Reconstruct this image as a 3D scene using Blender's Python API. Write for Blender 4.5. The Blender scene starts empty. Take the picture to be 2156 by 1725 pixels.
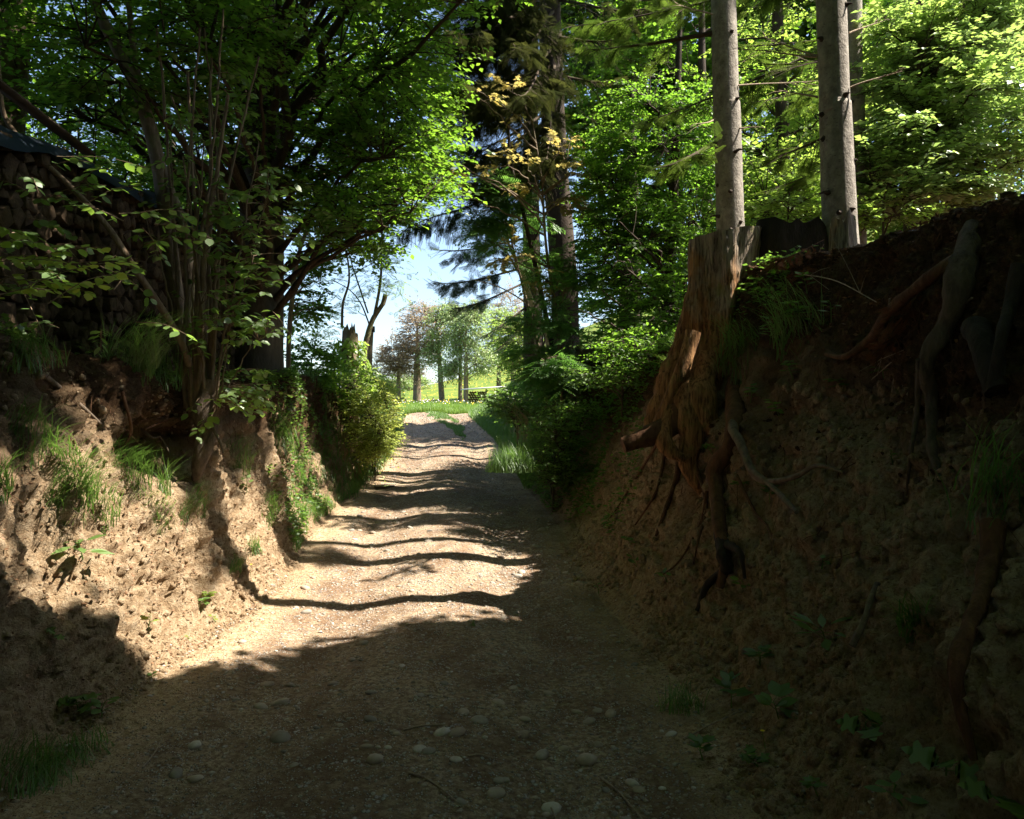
import bpy, math
import numpy as np
from mathutils import Vector, Matrix
from mathutils.bvhtree import BVHTree

R = math.radians
rng = np.random.default_rng(20240511)
sc = bpy.context.scene
col = sc.collection

# ------------------------------------------------------------------ camera
FPX, CXD, CYD = 1678.0, 1078.0, 862.5          # focal length and centre of a 2156 px wide view
PITCH = math.atan(28 / FPX)
CAMZ = 1.6
cam_d = bpy.data.cameras.new('camera')
cam_d.sensor_width = 36
cam_d.lens = 36 * FPX / 2156
cam_d.clip_start = 0.05
cam_d.clip_end = 2000
cam = bpy.data.objects.new('camera', cam_d)
col.objects.link(cam)
cam.location = (0, 0, CAMZ)
cam.rotation_euler = (R(90) + PITCH, 0, 0)
sc.camera = cam

# ------------------------------------------------------------------ world, sun, exposure
SUN_EL = 56.0
w = bpy.data.worlds.new('World')
sc.world = w
w.use_nodes = True
nt = w.node_tree
nt.nodes.clear()
sky = nt.nodes.new('ShaderNodeTexSky')
sky.sky_type = 'NISHITA'
sky.sun_disc = False
sky.sun_elevation = R(SUN_EL)
sky.sun_rotation = R(90)                       # sun stands in +X
sky.air_density = 1.0
sky.dust_density = 1.2
sky.ozone_density = 1.0
bg = nt.nodes.new('ShaderNodeBackground')
bg.inputs['Strength'].default_value = 0.075
wo = nt.nodes.new('ShaderNodeOutputWorld')
nt.links.new(sky.outputs[0], bg.inputs[0])
nt.links.new(bg.outputs[0], wo.inputs[0])

sun_d = bpy.data.lights.new('sun', 'SUN')
sun_d.energy = 5.0
sun_d.angle = R(0.53)
sun_d.color = (1.0, 0.92, 0.78)
sun = bpy.data.objects.new('sun', sun_d)
col.objects.link(sun)
sun.location = (30, 5, 45)
sdir = Vector((math.cos(R(SUN_EL)), 0.0, math.sin(R(SUN_EL))))
sun.rotation_euler = sdir.to_track_quat('Z', 'Y').to_euler()

sc.view_settings.view_transform = 'Standard'
sc.view_settings.look = 'None'
sc.view_settings.exposure = 2.0
sc.view_settings.gamma = 1.0
sc.view_settings.use_curve_mapping = False
sc.cycles.max_bounces = 7
sc.cycles.diffuse_bounces = 4
sc.cycles.glossy_bounces = 2
sc.cycles.transmission_bounces = 6
sc.cycles.use_denoising = True

# ------------------------------------------------------------------ helpers: maths
def P(dx, dy, depth):
    """world point seen at (dx, dy) of the 2156 x 1725 view, at a forward distance"""
    rx = (dx - CXD) / FPX * depth
    up = (CYD - dy) / FPX * depth
    c, s = math.cos(PITCH), math.sin(PITCH)
    return np.array([rx, depth * c - up * s, CAMZ + up * c + depth * s])

def hash3(i, j, k, seed):
    h = (i.astype(np.int64) * 374761393 + j.astype(np.int64) * 668265263 + k.astype(np.int64) * 2147483647 + seed * 974711) & 0xFFFFFFFF
    h = ((h ^ (h >> 13)) * 1274126177) & 0xFFFFFFFF
    h = ((h ^ (h >> 16)) * 2246822519) & 0xFFFFFFFF
    h = h ^ (h >> 15)
    return (h & 0xFFFFFF) / float(0xFFFFFF)

def vnoise(p, seed=0):
    """value noise in [-1, 1] of points (..., 3)"""
    f = np.floor(p)
    t = p - f
    t = t * t * (3 - 2 * t)
    i, j, k = f[..., 0], f[..., 1], f[..., 2]
    out = 0
    for a in (0, 1):
        for b in (0, 1):
            for c in (0, 1):
                wgt = (t[..., 0] if a else 1 - t[..., 0]) * (t[..., 1] if b else 1 - t[..., 1]) * (t[..., 2] if c else 1 - t[..., 2])
                out = out + wgt * hash3(i + a, j + b, k + c, seed)
    return out * 2 - 1

def fbm(p, octaves=4, seed=0, gain=0.5):
    out, a, q, tot = 0, 1.0, np.asarray(p, float), 0
    for o in range(octaves):
        out = out + a * vnoise(q, seed + o * 17)
        tot += a
        a *= gain
        q = q * 2.03 + 3.7
    return out / tot

def norm(v):
    return v / np.maximum(np.linalg.norm(v, axis=-1, keepdims=True), 1e-9)

def sstep(a, b, x):
    t = np.clip((x - a) / (b - a), 0, 1)
    return t * t * (3 - 2 * t)

# ------------------------------------------------------------------ helpers: meshes
class MB:
    """collects pieces with fixed-size faces and one number per face, builds ONE mesh"""
    def __init__(self):
        self.v, self.f, self.r, self.n = [], [], [], 0
    def add(self, v, f, r=None):
        v = np.asarray(v, float).reshape(-1, 3)
        f = np.asarray(f, np.int64)
        self.v.append(v)
        self.f.append(f + self.n)
        self.r.append(np.full(len(f), 0.5) if r is None else np.broadcast_to(r, (len(f),)).astype(float))
        self.n += len(v)
        return self
    def empty(self):
        return self.n == 0
    def mesh(self, name, mat, smooth=False):
        me = bpy.data.meshes.new(name)
        V = np.concatenate(self.v)
        tot = np.concatenate([np.full(len(f), f.shape[1]) for f in self.f])
        loops = np.concatenate([f.ravel() for f in self.f])
        me.vertices.add(len(V))
        me.vertices.foreach_set('co', V.astype(np.float32).ravel())
        me.loops.add(len(loops))
        me.loops.foreach_set('vertex_index', loops.astype(np.int32))
        me.polygons.add(len(tot))
        st = np.concatenate([[0], np.cumsum(tot)[:-1]])
        me.polygons.foreach_set('loop_start', st.astype(np.int32))
        me.polygons.foreach_set('loop_total', tot.astype(np.int32))
        if smooth:
            me.polygons.foreach_set('use_smooth', np.ones(len(tot), bool))
        at = me.attributes.new('rnd', 'FLOAT', 'FACE')
        at.data.foreach_set('value', np.concatenate(self.r).astype(np.float32))
        me.update(calc_edges=True)
        me.materials.append(mat)
        return me
    def build(self, name, mat, parent=None, smooth=False):
        return link(name, self.mesh(name, mat, smooth), parent)

def link(name, data, parent=None):
    o = bpy.data.objects.new(name, data)
    col.objects.link(o)
    if parent is not None:
        o.parent = parent
        o.matrix_parent_inverse = Matrix.Translation(-Vector(parent.location)) if parent.location.length else Matrix()
    return o

def empty(name, loc):
    o = bpy.data.objects.new(name, None)
    o.empty_display_size = 0.2
    o.location = tuple(loc)
    col.objects.link(o)
    return o

def tag(o, label=None, cat=None, group=None, kind=None):
    if label: o['label'] = label
    if cat: o['category'] = cat
    if group: o['group'] = group
    if kind: o['kind'] = kind
    return o

def tube(mb, pts, rad, sides=6, r=0.5, rough=0.0, seed=0, cap=True):
    pts = np.asarray(pts, float)
    n = len(pts)
    rad = np.broadcast_to(np.asarray(rad, float), (n,))
    tan = norm(np.gradient(pts, axis=0))
    ref = np.array([0, 0, 1.0]) if abs(tan[0][2]) < 0.9 else np.array([1.0, 0, 0])
    u = norm(np.cross(tan[0], ref))
    U = np.zeros((n, 3))
    for i in range(n):
        u = u - tan[i] * np.dot(u, tan[i])
        u = u / max(np.linalg.norm(u), 1e-9)
        U[i] = u
    Wv = np.cross(tan, U)
    a = np.linspace(0, 2 * math.pi, sides, endpoint=False)
    ring = np.cos(a)[None, :, None] * U[:, None, :] + np.sin(a)[None, :, None] * Wv[:, None, :]
    rr = rad[:, None] * np.ones(sides)[None, :]
    if rough:
        base = pts[:, None, :] + ring * rr[..., None]
        rr = rr * (1 + rough * fbm(base * (1.2 / max(rad.mean(), 0.01)) * np.array([1, 1, .35]), 3, seed))
    V = pts[:, None, :] + ring * rr[..., None]
    i = np.arange(n - 1)[:, None] * sides
    j = np.arange(sides)[None, :]
    j2 = (j + 1) % sides
    F = np.stack([i + j, i + j2, i + sides + j2, i + sides + j], -1).reshape(-1, 4)
    mb.add(V.reshape(-1, 3), F, r)
    if cap:
        for e in (0, n - 1):
            c = pts[e]
            base = e * sides
            vv = np.concatenate([V[e], [c]])
            jj = np.arange(sides)
            ff = np.stack([jj, (jj + 1) % sides, np.full(sides, sides)], -1)
            mb.add(vv, ff if e else ff[:, ::-1], r)
    return mb

def bez(a, b, c, d, n):
    t = np.linspace(0, 1, n)[:, None]
    a, b, c, d = map(np.asarray, (a, b, c, d))
    return a * (1 - t) ** 3 + 3 * b * t * (1 - t) ** 2 + 3 * c * t * t * (1 - t) + d * t ** 3

def smooth_poly(pts, n):
    """Catmull-Rom through pts"""
    p = np.asarray(pts, float)
    p = np.vstack([2 * p[0] - p[1], p, 2 * p[-1] - p[-2]])
    seg = len(p) - 3
    out = []
    for t in np.linspace(0, seg - 1e-6, n):
        i = int(t); u = t - i
        a, b, c, d = p[i], p[i + 1], p[i + 2], p[i + 3]
        out.append(.5 * ((2 * b) + (-a + c) * u + (2 * a - 5 * b + 4 * c - d) * u * u + (-a + 3 * b - 3 * c + d) * u ** 3))
    return np.array(out)

def inst(mb, T, F, pos, ax, nrm, size, rnd, wid=None):
    """put template T (k,3: along, across, normal) at every pos"""
    ax = norm(ax)
    b = norm(np.cross(nrm, ax))
    nn = np.cross(ax, b)
    T = np.asarray(T, float)
    size = np.broadcast_to(size, (len(pos),))[:, None, None]
    wv = 1.0 if wid is None else np.broadcast_to(wid, (len(pos),))[:, None, None]
    V = pos[:, None, :] + size * (T[None, :, 0:1] * ax[:, None, :] + wv * T[None, :, 1:2] * b[:, None, :] + T[None, :, 2:3] * nn[:, None, :])
    k = len(T)
    F = np.asarray(F)
    FF = (np.arange(len(pos))[:, None, None] * k + F[None]).reshape(-1, F.shape[1])
    mb.add(V.reshape(-1, 3), FF, np.repeat(rnd, len(F)))

KITE = ([(0, 0, 0), (.42, -.34, .07), (1, 0, -.06), (.42, .34, .07)], [(0, 1, 2), (0, 2, 3)])
HEXL = ([(0, 0, 0), (.28, -.31, .06), (.68, -.3, .05), (1, 0, -.08), (.68, .3, .05), (.28, .31, .06), (.48, 0, -.01)],
        [(0, 1, 6), (1, 2, 6), (2, 3, 6), (3, 4, 6), (4, 5, 6), (5, 0, 6)])
PALM = ([(0, 0, 0), (-.1, -.28, .02), (.18, -.52, .04), (.3, -.26, .02), (.66, -.5, .03), (.6, -.17, .01), (1.05, 0, -.06),
         (.6, .17, .01), (.66, .5, .03), (.3, .26, .02), (.18, .52, .04), (-.1, .28, .02)],
        [(0, 1, 2), (0, 2, 3), (0, 3, 5), (3, 4, 5), (0, 5, 6), (0, 6, 7), (0, 7, 9), (7, 8, 9), (0, 9, 10), (0, 10, 11)])
def pinnate(n=6):
    v, f = [], []
    for i in range(n):
        t = .15 + .8 * i / n
        L = .33 * math.sin(math.pi * (0.2 + .75 * i / n)) + .05
        for s in (-1, 1):
            k = len(v)
            v += [(t, 0, 0), (t + .02 + L * .25, s * L * .45, .01), (t + L * .45, s * L, -.03), (t + .07 + L * .3, s * L * .5, -.01)]
            f += [(k, k + 1, k + 2), (k, k + 2, k + 3)]
    k = len(v)
    v += [(.9, 0, 0), (1.03, -.07, 0), (1.2, 0, -.03), (1.03, .07, 0)]
    f += [(k, k + 1, k + 2), (k, k + 2, k + 3)]
    k = len(v)
    v += [(0, -.008, 0), (.95, 0, 0), (0, .008, 0)]
    f += [(k, k + 1, k + 2)]
    return v, f
PINN = pinnate()
def needle_spray():
    """flat spruce shoot: an axis with side shoots, each a comb of narrow blades"""
    v, f = [], []
    def blade(x0, y0, x1, y1, wd, z0=0, z1=0):
        k = len(v)
        dx, dy = x1 - x0, y1 - y0
        L = math.hypot(dx, dy)
        px, py = -dy / L * wd, dx / L * wd
        v.extend([(x0 - px, y0 - py, z0), (x1, y1, z1), (x0 + px, y0 + py, z0)])
        f.append((k, k + 1, k + 2))
    blade(0, 0, 1.05, 0, .022, 0, -.03)
    for i in range(9):
        t = .04 + .88 * i / 9
        L = .42 * (1 - t * .72)
        for s in (-1, 1):
            z = -.10 * (1 - t)
            ex, ey = t + L * .62, s * L
            blade(t, 0, ex, ey, .024, 0, z)
            for u in (.45, .78):
                bx, by = t + (ex - t) * u, ey * u
                q = .11
                blade(bx, by, bx + q * 1.3, by - s * q * .15, .014, z * u, z * u - .03)
                blade(bx, by, bx + q * .25, by + s * q * 1.0, .013, z * u, z * u - .03)
    return v, f
SPRAY = needle_spray()

# ------------------------------------------------------------------ helpers: materials
def newmat(name):
    m = bpy.data.materials.new(name)
    m.use_nodes = True
    t = m.node_tree
    t.nodes.clear()
    return m, t, t.nodes, t.links

def nd(t, typ, **kw):
    n = t.nodes.new(typ)
    for k, v in kw.items():
        if k.startswith('i_'):
            n.inputs[k[2:].replace('_', ' ')].default_value = v
        else:
            setattr(n, k, v)
    return n

def ramp(t, fac, stops):
    r = t.nodes.new('ShaderNodeValToRGB')
    el = r.color_ramp.elements
    while len(el) < len(stops):
        el.new(0.5)
    for e, (p, c) in zip(el, stops):
        e.position = p
        e.color = (*c, 1) if len(c) == 3 else c
    t.links.new(fac, r.inputs[0])
    return r.outputs[0]

def mix(t, fac, a, b, mode='MIX'):
    m = t.nodes.new('ShaderNodeMix')
    m.data_type = 'RGBA'
    m.blend_type = mode
    for s, v in ((m.inputs[0], fac), (m.inputs[6], a), (m.inputs[7], b)):
        if hasattr(v, 'is_output'):
            t.links.new(v, s)
        elif isinstance(v, (int, float)):
            s.default_value = v
        else:
            s.default_value = (*v, 1)
    return m.outputs[2]

def math_(t, op, a, b=None):
    m = t.nodes.new('ShaderNodeMath')
    m.operation = op
    for s, v in ((m.inputs[0], a), (m.inputs[1], b)):
        if v is None: continue
        if hasattr(v, 'is_output'):
            t.links.new(v, s)
        else:
            s.default_value = v
    return m.outputs[0]

def noise(t, scale, detail=4, rough=.55, vec=None, stretch=None):
    n = nd(t, 'ShaderNodeTexNoise')
    n.inputs['Scale'].default_value = scale
    n.inputs['Detail'].default_value = detail
    n.inputs['Roughness'].default_value = rough
    if vec is None:
        vec = nd(t, 'ShaderNodeTexCoord').outputs['Object']
    if stretch:
        mp = nd(t, 'ShaderNodeMapping')
        mp.inputs['Scale'].default_value = stretch
        t.links.new(vec, mp.inputs[0])
        vec = mp.outputs[0]
    t.links.new(vec, n.inputs['Vector'])
    return n.outputs['Fac']

def finish(t, color, rough=.9, bump=None, bstr=.5, bdist=.02, spec=.25):
    p = nd(t, 'ShaderNodeBsdfPrincipled')
    o = nd(t, 'ShaderNodeOutputMaterial')
    if hasattr(color, 'is_output'): t.links.new(color, p.inputs['Base Color'])
    else: p.inputs['Base Color'].default_value = (*color, 1)
    p.inputs['Roughness'].default_value = rough
    p.inputs['Specular IOR Level'].default_value = spec
    if bump is not None:
        b = nd(t, 'ShaderNodeBump')
        b.inputs['Strength'].default_value = bstr
        b.inputs['Distance'].default_value = bdist
        t.links.new(bump, b.inputs['Height'])
        t.links.new(b.outputs[0], p.inputs['Normal'])
    t.links.new(p.outputs[0], o.inputs[0])

def geopos(t):
    return nd(t, 'ShaderNodeNewGeometry').outputs['Position']

def soil_color(t, g):
    at = nd(t, 'ShaderNodeAttribute', attribute_name='humus')
    n1 = noise(t, 1.6, 6, .6, g)
    n2 = noise(t, 20, 8, .72, g)
    n3 = noise(t, 95, 4, .75, g)
    sand = ramp(t, n2, [(.30, (.20, .13, .075)), (.46, (.39, .29, .185)), (.58, (.54, .43, .30)), (.75, (.63, .53, .39))])
    sand = mix(t, math_(t, 'MULTIPLY', n1, .35), sand, (.36, .21, .10))
    dark = ramp(t, n2, [(.3, (.030, .017, .009)), (.52, (.10, .057, .030)), (.75, (.24, .145, .075))])
    f = math_(t, 'ADD', at.outputs['Fac'], math_(t, 'MULTIPLY', math_(t, 'SUBTRACT', n1, .5), 1.3))
    f = math_(t, 'ADD', f, math_(t, 'MULTIPLY', math_(t, 'SUBTRACT', n2, .5), .8))
    f = ramp(t, f, [(.26, (0, 0, 0)), (.74, (1, 1, 1))])
    c = mix(t, f, sand, dark)
    moss = ramp(t, noise(t, 5, 5, .7, g), [(.58, (0, 0, 0)), (.70, (1, 1, 1))])
    c = mix(t, math_(t, 'MULTIPLY', moss, math_(t, 'MULTIPLY', at.outputs['Fac'], .5)), c, (.05, .075, .018))
    pit_shade = ramp(t, noise(t, 60, 5, .7, g, (1, 1, .55)), [(.36, (.30, .24, .2)), (.47, (1, 1, 1))])  # shade of small pits put into the soil colour
    c = mix(t, .6, c, pit_shade, 'MULTIPLY')
    c = mix(t, .5, c, ramp(t, n3, [(.3, (.5, .46, .43)), (.7, (1.15, 1.12, 1.1))]), 'MULTIPLY')
    h = math_(t, 'ADD', math_(t, 'MULTIPLY', n2, 1.2), math_(t, 'MULTIPLY', n3, .5))
    return c, h

def soil_mat():
    m, t, N, L = newmat('loam_soil')
    g = geopos(t)
    c, h = soil_color(t, g)
    finish(t, c, .95, h, 1.0, .045, .12)
    return m

def path_mat():
    m, t, N, L = newmat('gravel_track')
    g = geopos(t)
    n1 = noise(t, 1.1, 5, .6, g)
    n2 = noise(t, 30, 7, .72, g)
    def vor_(sc_):
        v_ = nd(t, 'ShaderNodeTexVoronoi')
        v_.inputs['Scale'].default_value = sc_
        mp = nd(t, 'ShaderNodeMapping'); mp.inputs['Scale'].default_value = (1, .8, 1)
        t.links.new(g, mp.inputs[0]); t.links.new(mp.outputs[0], v_.inputs['Vector'])
        return v_
    v1, v2 = vor_(62), vor_(27)
    base = ramp(t, n2, [(.28, (.07, .045, .028)), (.45, (.22, .155, .10)), (.58, (.40, .31, .215)), (.75, (.56, .46, .35))])
    red = ramp(t, noise(t, 1.9, 8, .72, g, (1, .5, 1)), [(.42, (0, 0, 0)), (.58, (1, 1, 1))])
    base = mix(t, math_(t, 'MULTIPLY', red, .72), base, (.13, .072, .04))
    c = base
    hh = math_(t, 'MULTIPLY', n2, .8)
    for v_, lo, sd in ((v1, .50, 9), (v2, .56, 6)):
        hue = nd(t, 'ShaderNodeHueSaturation')
        hue.inputs['Saturation'].default_value = .14
        t.links.new(mix(t, .55, v_.outputs['Color'], (.50, .45, .39)), hue.inputs['Color'])
        hue.inputs['Value'].default_value = .82
        pm = ramp(t, v_.outputs['Distance'], [(.22, (1, 1, 1)), (.38, (0, 0, 0))])
        sel = ramp(t, noise(t, sd, 4, .6, g), [(lo - .04, (0, 0, 0)), (lo + .04, (1, 1, 1))])
        k = math_(t, 'MULTIPLY', pm, sel)
        c = mix(t, math_(t, 'MULTIPLY', k, .8), c, hue.outputs[0])
        hh = math_(t, 'ADD', hh, math_(t, 'MULTIPLY', k, .55))
    sc_, sh_ = soil_color(t, g)
    ed = nd(t, 'ShaderNodeAttribute', attribute_name='edge')
    f = math_(t, 'ADD', ed.outputs['Fac'], math_(t, 'MULTIPLY', math_(t, 'SUBTRACT', n1, .5), 1.2))
    f = ramp(t, f, [(.30, (0, 0, 0)), (.85, (1, 1, 1))])
    c = mix(t, f, c, sc_)
    finish(t, c, .9, hh, 1.0, .03, .18)
    return m

def turf_mat():
    m, t, N, L = newmat('turf')
    g = geopos(t)
    n1 = noise(t, .35, 5, .6, g)
    n2 = noise(t, 9, 5, .7, g)
    c = ramp(t, n1, [(.3, (.065, .12, .022)), (.5, (.10, .155, .03)), (.68, (.15, .18, .038))])
    c = mix(t, .6, c, ramp(t, n2, [(.3, (.5, .55, .4)), (.7, (1, 1, 1))]), 'MULTIPLY')
    yel = ramp(t, noise(t, .5, 6, .75, g), [(.5, (0, 0, 0)), (.64, (1, 1, 1))])
    c = mix(t, math_(t, 'MULTIPLY', yel, .55), c, (.28, .24, .03))
    finish(t, c, .9, n2, .6, .05, .1)
    return m

def leaf_mat(name, c0, c1, tr, trf=.5, gloss=.12):
    """c0..c1 leaf colours by leaf, tr colour of light coming through"""
    m, t, N, L = newmat(name)
    a = nd(t, 'ShaderNodeAttribute', attribute_name='rnd')
    cl = noise(t, 1.3, 3, .6, geopos(t))
    k = math_(t, 'ADD', math_(t, 'MULTIPLY', a.outputs['Fac'], .6), math_(t, 'MULTIPLY', math_(t, 'SUBTRACT', cl, .3), .9))
    k = ramp(t, k, [(0, (0, 0, 0)), (1, (1, 1, 1))])
    c = mix(t, k, c0, c1)
    tc = mix(t, .45, c, tr)
    v = ramp(t, k, [(0, (tr[0] * .55, tr[1] * .72, tr[2])), (1, tuple(min(1, x * 1.25) for x in tr))])
    tc = mix(t, .75, tc, v)
    d = nd(t, 'ShaderNodeBsdfDiffuse')
    tl = nd(t, 'ShaderNodeBsdfTranslucent')
    gl = nd(t, 'ShaderNodeBsdfGlossy')
    gl.inputs['Roughness'].default_value = .5
    gl.inputs['Color'].default_value = (.8, .85, .8, 1)
    L.new(c, d.inputs[0]); L.new(tc, tl.inputs[0])
    m1 = nd(t, 'ShaderNodeMixShader'); m1.inputs[0].default_value = trf
    L.new(d.outputs[0], m1.inputs[1]); L.new(tl.outputs[0], m1.inputs[2])
    m2 = nd(t, 'ShaderNodeMixShader')
    m2.inputs[0].default_value = gloss * .45
    L.new(m1.outputs[0], m2.inputs[1]); L.new(gl.outputs[0], m2.inputs[2])
    o = nd(t, 'ShaderNodeOutputMaterial')
    L.new(m2.outputs[0], o.inputs[0])
    return m

def bark_mat(name, a, b, scale=10, stretch=(1, 1, .3), spots=None, lichen=None, bd=.02):
    m, t, N, L = newmat(name)
    g = geopos(t)
    n = noise(t, scale, 7, .65, g, stretch)
    n2 = noise(t, scale * 5, 4, .6, g, stretch)
    c = ramp(t, n, [(.3, a), (.7, b)])
    c = mix(t, .5, c, ramp(t, n2, [(.3, (.55, .55, .55)), (.7, (1, 1, 1))]), 'MULTIPLY')
    if lichen:
        f = ramp(t, noise(t, 3.2, 6, .7, g), [(.52, (0, 0, 0)), (.62, (1, 1, 1))])
        c = mix(t, math_(t, 'MULTIPLY', f, .7), c, lichen)
    if spots:
        v = nd(t, 'ShaderNodeTexVoronoi'); v.inputs['Scale'].default_value = 26
        mp = nd(t, 'ShaderNodeMapping'); mp.inputs['Scale'].default_value = (.6, .6, 1.5)
        L.new(g, mp.inputs[0]); L.new(mp.outputs[0], v.inputs['Vector'])
        f = ramp(t, v.outputs['Distance'], [(.10, (1, 1, 1)), (.22, (0, 0, 0))])
        c = mix(t, math_(t, 'MULTIPLY', f, .75), c, spots)
    finish(t, c, .9, math_(t, 'ADD', n, math_(t, 'MULTIPLY', n2, .5)), .8, bd, .2)
    return m

def dead_wood():
    m, t, N, L = newmat('weathered_dead_wood')
    g = geopos(t)
    n = noise(t, 16, 7, .65, g, (1, 1, .12))
    n2 = noise(t, 55, 4, .6, g, (1, 1, .1))
    rot = noise(t, 3.0, 5, .65, g, (1, 1, .6))
    grey = ramp(t, n, [(.3, (.17, .125, .09)), (.7, (.48, .39, .30))])
    org = ramp(t, n, [(.3, (.14, .06, .022)), (.7, (.46, .25, .11))])
    z = nd(t, 'ShaderNodeSeparateXYZ'); L.new(g, z.inputs[0])
    zz = nd(t, 'ShaderNodeMapRange')
    zz.inputs['From Min'].default_value = 3.5; zz.inputs['From Max'].default_value = 2.1
    zz.inputs['To Min'].default_value = -.22; zz.inputs['To Max'].default_value = .22
    L.new(z.outputs[2], zz.inputs['Value'])
    f = ramp(t, math_(t, 'ADD', rot, zz.outputs[0]), [(.44, (0, 0, 0)), (.58, (1, 1, 1))])
    c = mix(t, f, grey, org)
    crack = ramp(t, n2, [(.38, (.10, .07, .05)), (.50, (.8, .8, .8)), (.7, (1.1, 1.1, 1.1))])
    c = mix(t, .75, c, crack, 'MULTIPLY')
    moss = ramp(t, noise(t, 4.5, 5, .7, g), [(.58, (0, 0, 0)), (.68, (1, 1, 1))])
    c = mix(t, math_(t, 'MULTIPLY', moss, .45), c, (.20, .22, .06))
    finish(t, c, .85, math_(t, 'ADD', n, n2), .9, .03, .2)
    return m

def plain(name, a, b, scale=20, rough=.85, bump=.3, bd=.01, spec=.3):
    m, t, N, L = newmat(name)
    n = noise(t, scale, 5, .6, geopos(t))
    finish(t, ramp(t, n, [(.3, a), (.7, b)]), rough, n, bump, bd, spec)
    return m

def stone_mat():
    m, t, N, L = newmat('river_stone')
    g = geopos(t)
    oi = nd(t, 'ShaderNodeObjectInfo').outputs['Random']
    at = nd(t, 'ShaderNodeAttribute', attribute_name='rnd')
    k = math_(t, 'FRACT', math_(t, 'ADD', oi, at.outputs['Fac']))
    c = ramp(t, k, [(0, (.36, .32, .27)), (.3, (.22, .20, .18)), (.55, (.42, .35, .28)), (.8, (.28, .22, .17)), (1, (.55, .51, .46))])
    n = noise(t, 30, 5, .6, g)
    c = mix(t, .6, c, ramp(t, n, [(.3, (.55, .5, .45)), (.7, (1, 1, 1))]), 'MULTIPLY')
    finish(t, c, .75, n, .3, .008, .3)
    return m

M = {}
M['soil'] = soil_mat()
M['path'] = path_mat()
M['turf'] = turf_mat()
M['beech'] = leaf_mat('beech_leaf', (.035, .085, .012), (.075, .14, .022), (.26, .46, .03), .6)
M['beech_sun'] = leaf_mat('sunlit_beech_leaf', (.10, .19, .025), (.17, .26, .05), (.52, .68, .13), .55, .5)  # lighter copy of the beech leaf, sunlight put into its colour
M['hazel'] = leaf_mat('hazel_leaf', (.06, .13, .025), (.12, .20, .045), (.34, .52, .06), .45, .16)
M['hornbeam'] = leaf_mat('hornbeam_leaf', (.045, .10, .012), (.09, .16, .022), (.26, .48, .035), .6)
M['maple'] = leaf_mat('reddish_maple_leaf', (.20, .18, .05), (.28, .21, .06), (.66, .50, .13), .5)
M['rowan'] = leaf_mat('rowan_leaf', (.05, .13, .03), (.09, .19, .04), (.26, .52, .07), .5)
M['fresh'] = leaf_mat('fresh_green_leaf', (.12, .19, .03), (.19, .27, .045), (.50, .68, .09), .55)
M['shrub'] = leaf_mat('shrub_leaf', (.18, .25, .035), (.34, .38, .08), (.72, .76, .14), .5)
M['undergrowth'] = leaf_mat('undergrowth_leaf', (.05, .10, .018), (.09, .16, .028), (.26, .44, .05), .5)
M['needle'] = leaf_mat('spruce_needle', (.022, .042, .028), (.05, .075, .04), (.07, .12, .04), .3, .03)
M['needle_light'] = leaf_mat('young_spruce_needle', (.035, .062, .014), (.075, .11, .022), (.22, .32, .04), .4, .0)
M['needle_brown'] = leaf_mat('shaded_brown_needle', (.020, .028, .010), (.048, .052, .018), (.13, .14, .03), .35, .0)  # spruce needles with their shade put into a darker colour
M['dead_needle'] = leaf_mat('dead_red_needle', (.16, .055, .025), (.24, .09, .04), (.3, .12, .04), .25, .03)
M['willow'] = leaf_mat('pale_birch_leaf', (.15, .22, .07), (.22, .29, .11), (.50, .64, .18), .5)
M['walnut'] = leaf_mat('brownish_bud_leaf', (.26, .17, .10), (.40, .27, .16), (.55, .40, .24), .45)
M['far'] = leaf_mat('far_hedge_leaf', (.14, .21, .06), (.22, .29, .09), (.38, .52, .12), .5)
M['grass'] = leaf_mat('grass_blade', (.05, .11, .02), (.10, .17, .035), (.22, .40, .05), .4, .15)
M['grass_sun'] = leaf_mat('sunlit_grass_blade', (.11, .19, .03), (.17, .25, .05), (.32, .50, .06), .4, .1)  # lighter copy of the grass, sunlight put into the blade colour
M['straw'] = leaf_mat('dry_straw', (.30, .21, .11), (.42, .30, .17), (.4, .3, .15), .2, .1)
M['litter'] = leaf_mat('dry_leaf_litter', (.11, .06, .035), (.27, .15, .085), (.25, .14, .06), .15, .05)
M['spruce_bark'] = bark_mat('spruce_bark', (.16, .14, .12), (.40, .36, .315), 14, (1, 1, .7), spots=(.09, .07, .06))
M['beech_bark'] = bark_mat('beech_bark', (.07, .058, .046), (.15, .125, .10), 6, (1, 1, .35))
M['hazel_bark'] = bark_mat('hazel_bark', (.13, .085, .055), (.34, .25, .17), 14, (1, 1, .25))
M['dark_bark'] = bark_mat('dark_conifer_bark', (.03, .023, .018), (.085, .062, .048), 12, (1, 1, .4))
M['twig'] = bark_mat('thin_twig_bark', (.045, .032, .022), (.10, .075, .05), 30)
M['pale_twig'] = bark_mat('dead_pale_twig', (.24, .18, .13), (.45, .36, .27), 30)
M['peeled'] = bark_mat('peeled_pale_wood', (.50, .40, .29), (.72, .60, .46), 12, (1, 1, .2))
M['mid_bark'] = bark_mat('weathered_tree_bark', (.12, .09, .065), (.27, .21, .15), 12, (1, 1, .4), lichen=(.2, .2, .1))
M['dead_wood'] = dead_wood()
M['root'] = bark_mat('root_bark', (.075, .055, .04), (.26, .20, .15), 18, (1, 1, .4))
M['dark_root'] = bark_mat('dark_root_bark', (.045, .032, .022), (.15, .11, .08), 20, (1, 1, .3))
M['root_red'] = bark_mat('reddish_root_bark', (.06, .028, .015), (.17, .085, .045), 16, (1, 1, .4))
M['black_wood'] = bark_mat('black_bark', (.018, .014, .011), (.05, .038, .03), 14)  # near-black bark tones
M['firewood'] = bark_mat('split_firewood', (.035, .022, .013), (.12, .08, .045), 22, (1, 1, 1))
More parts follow.
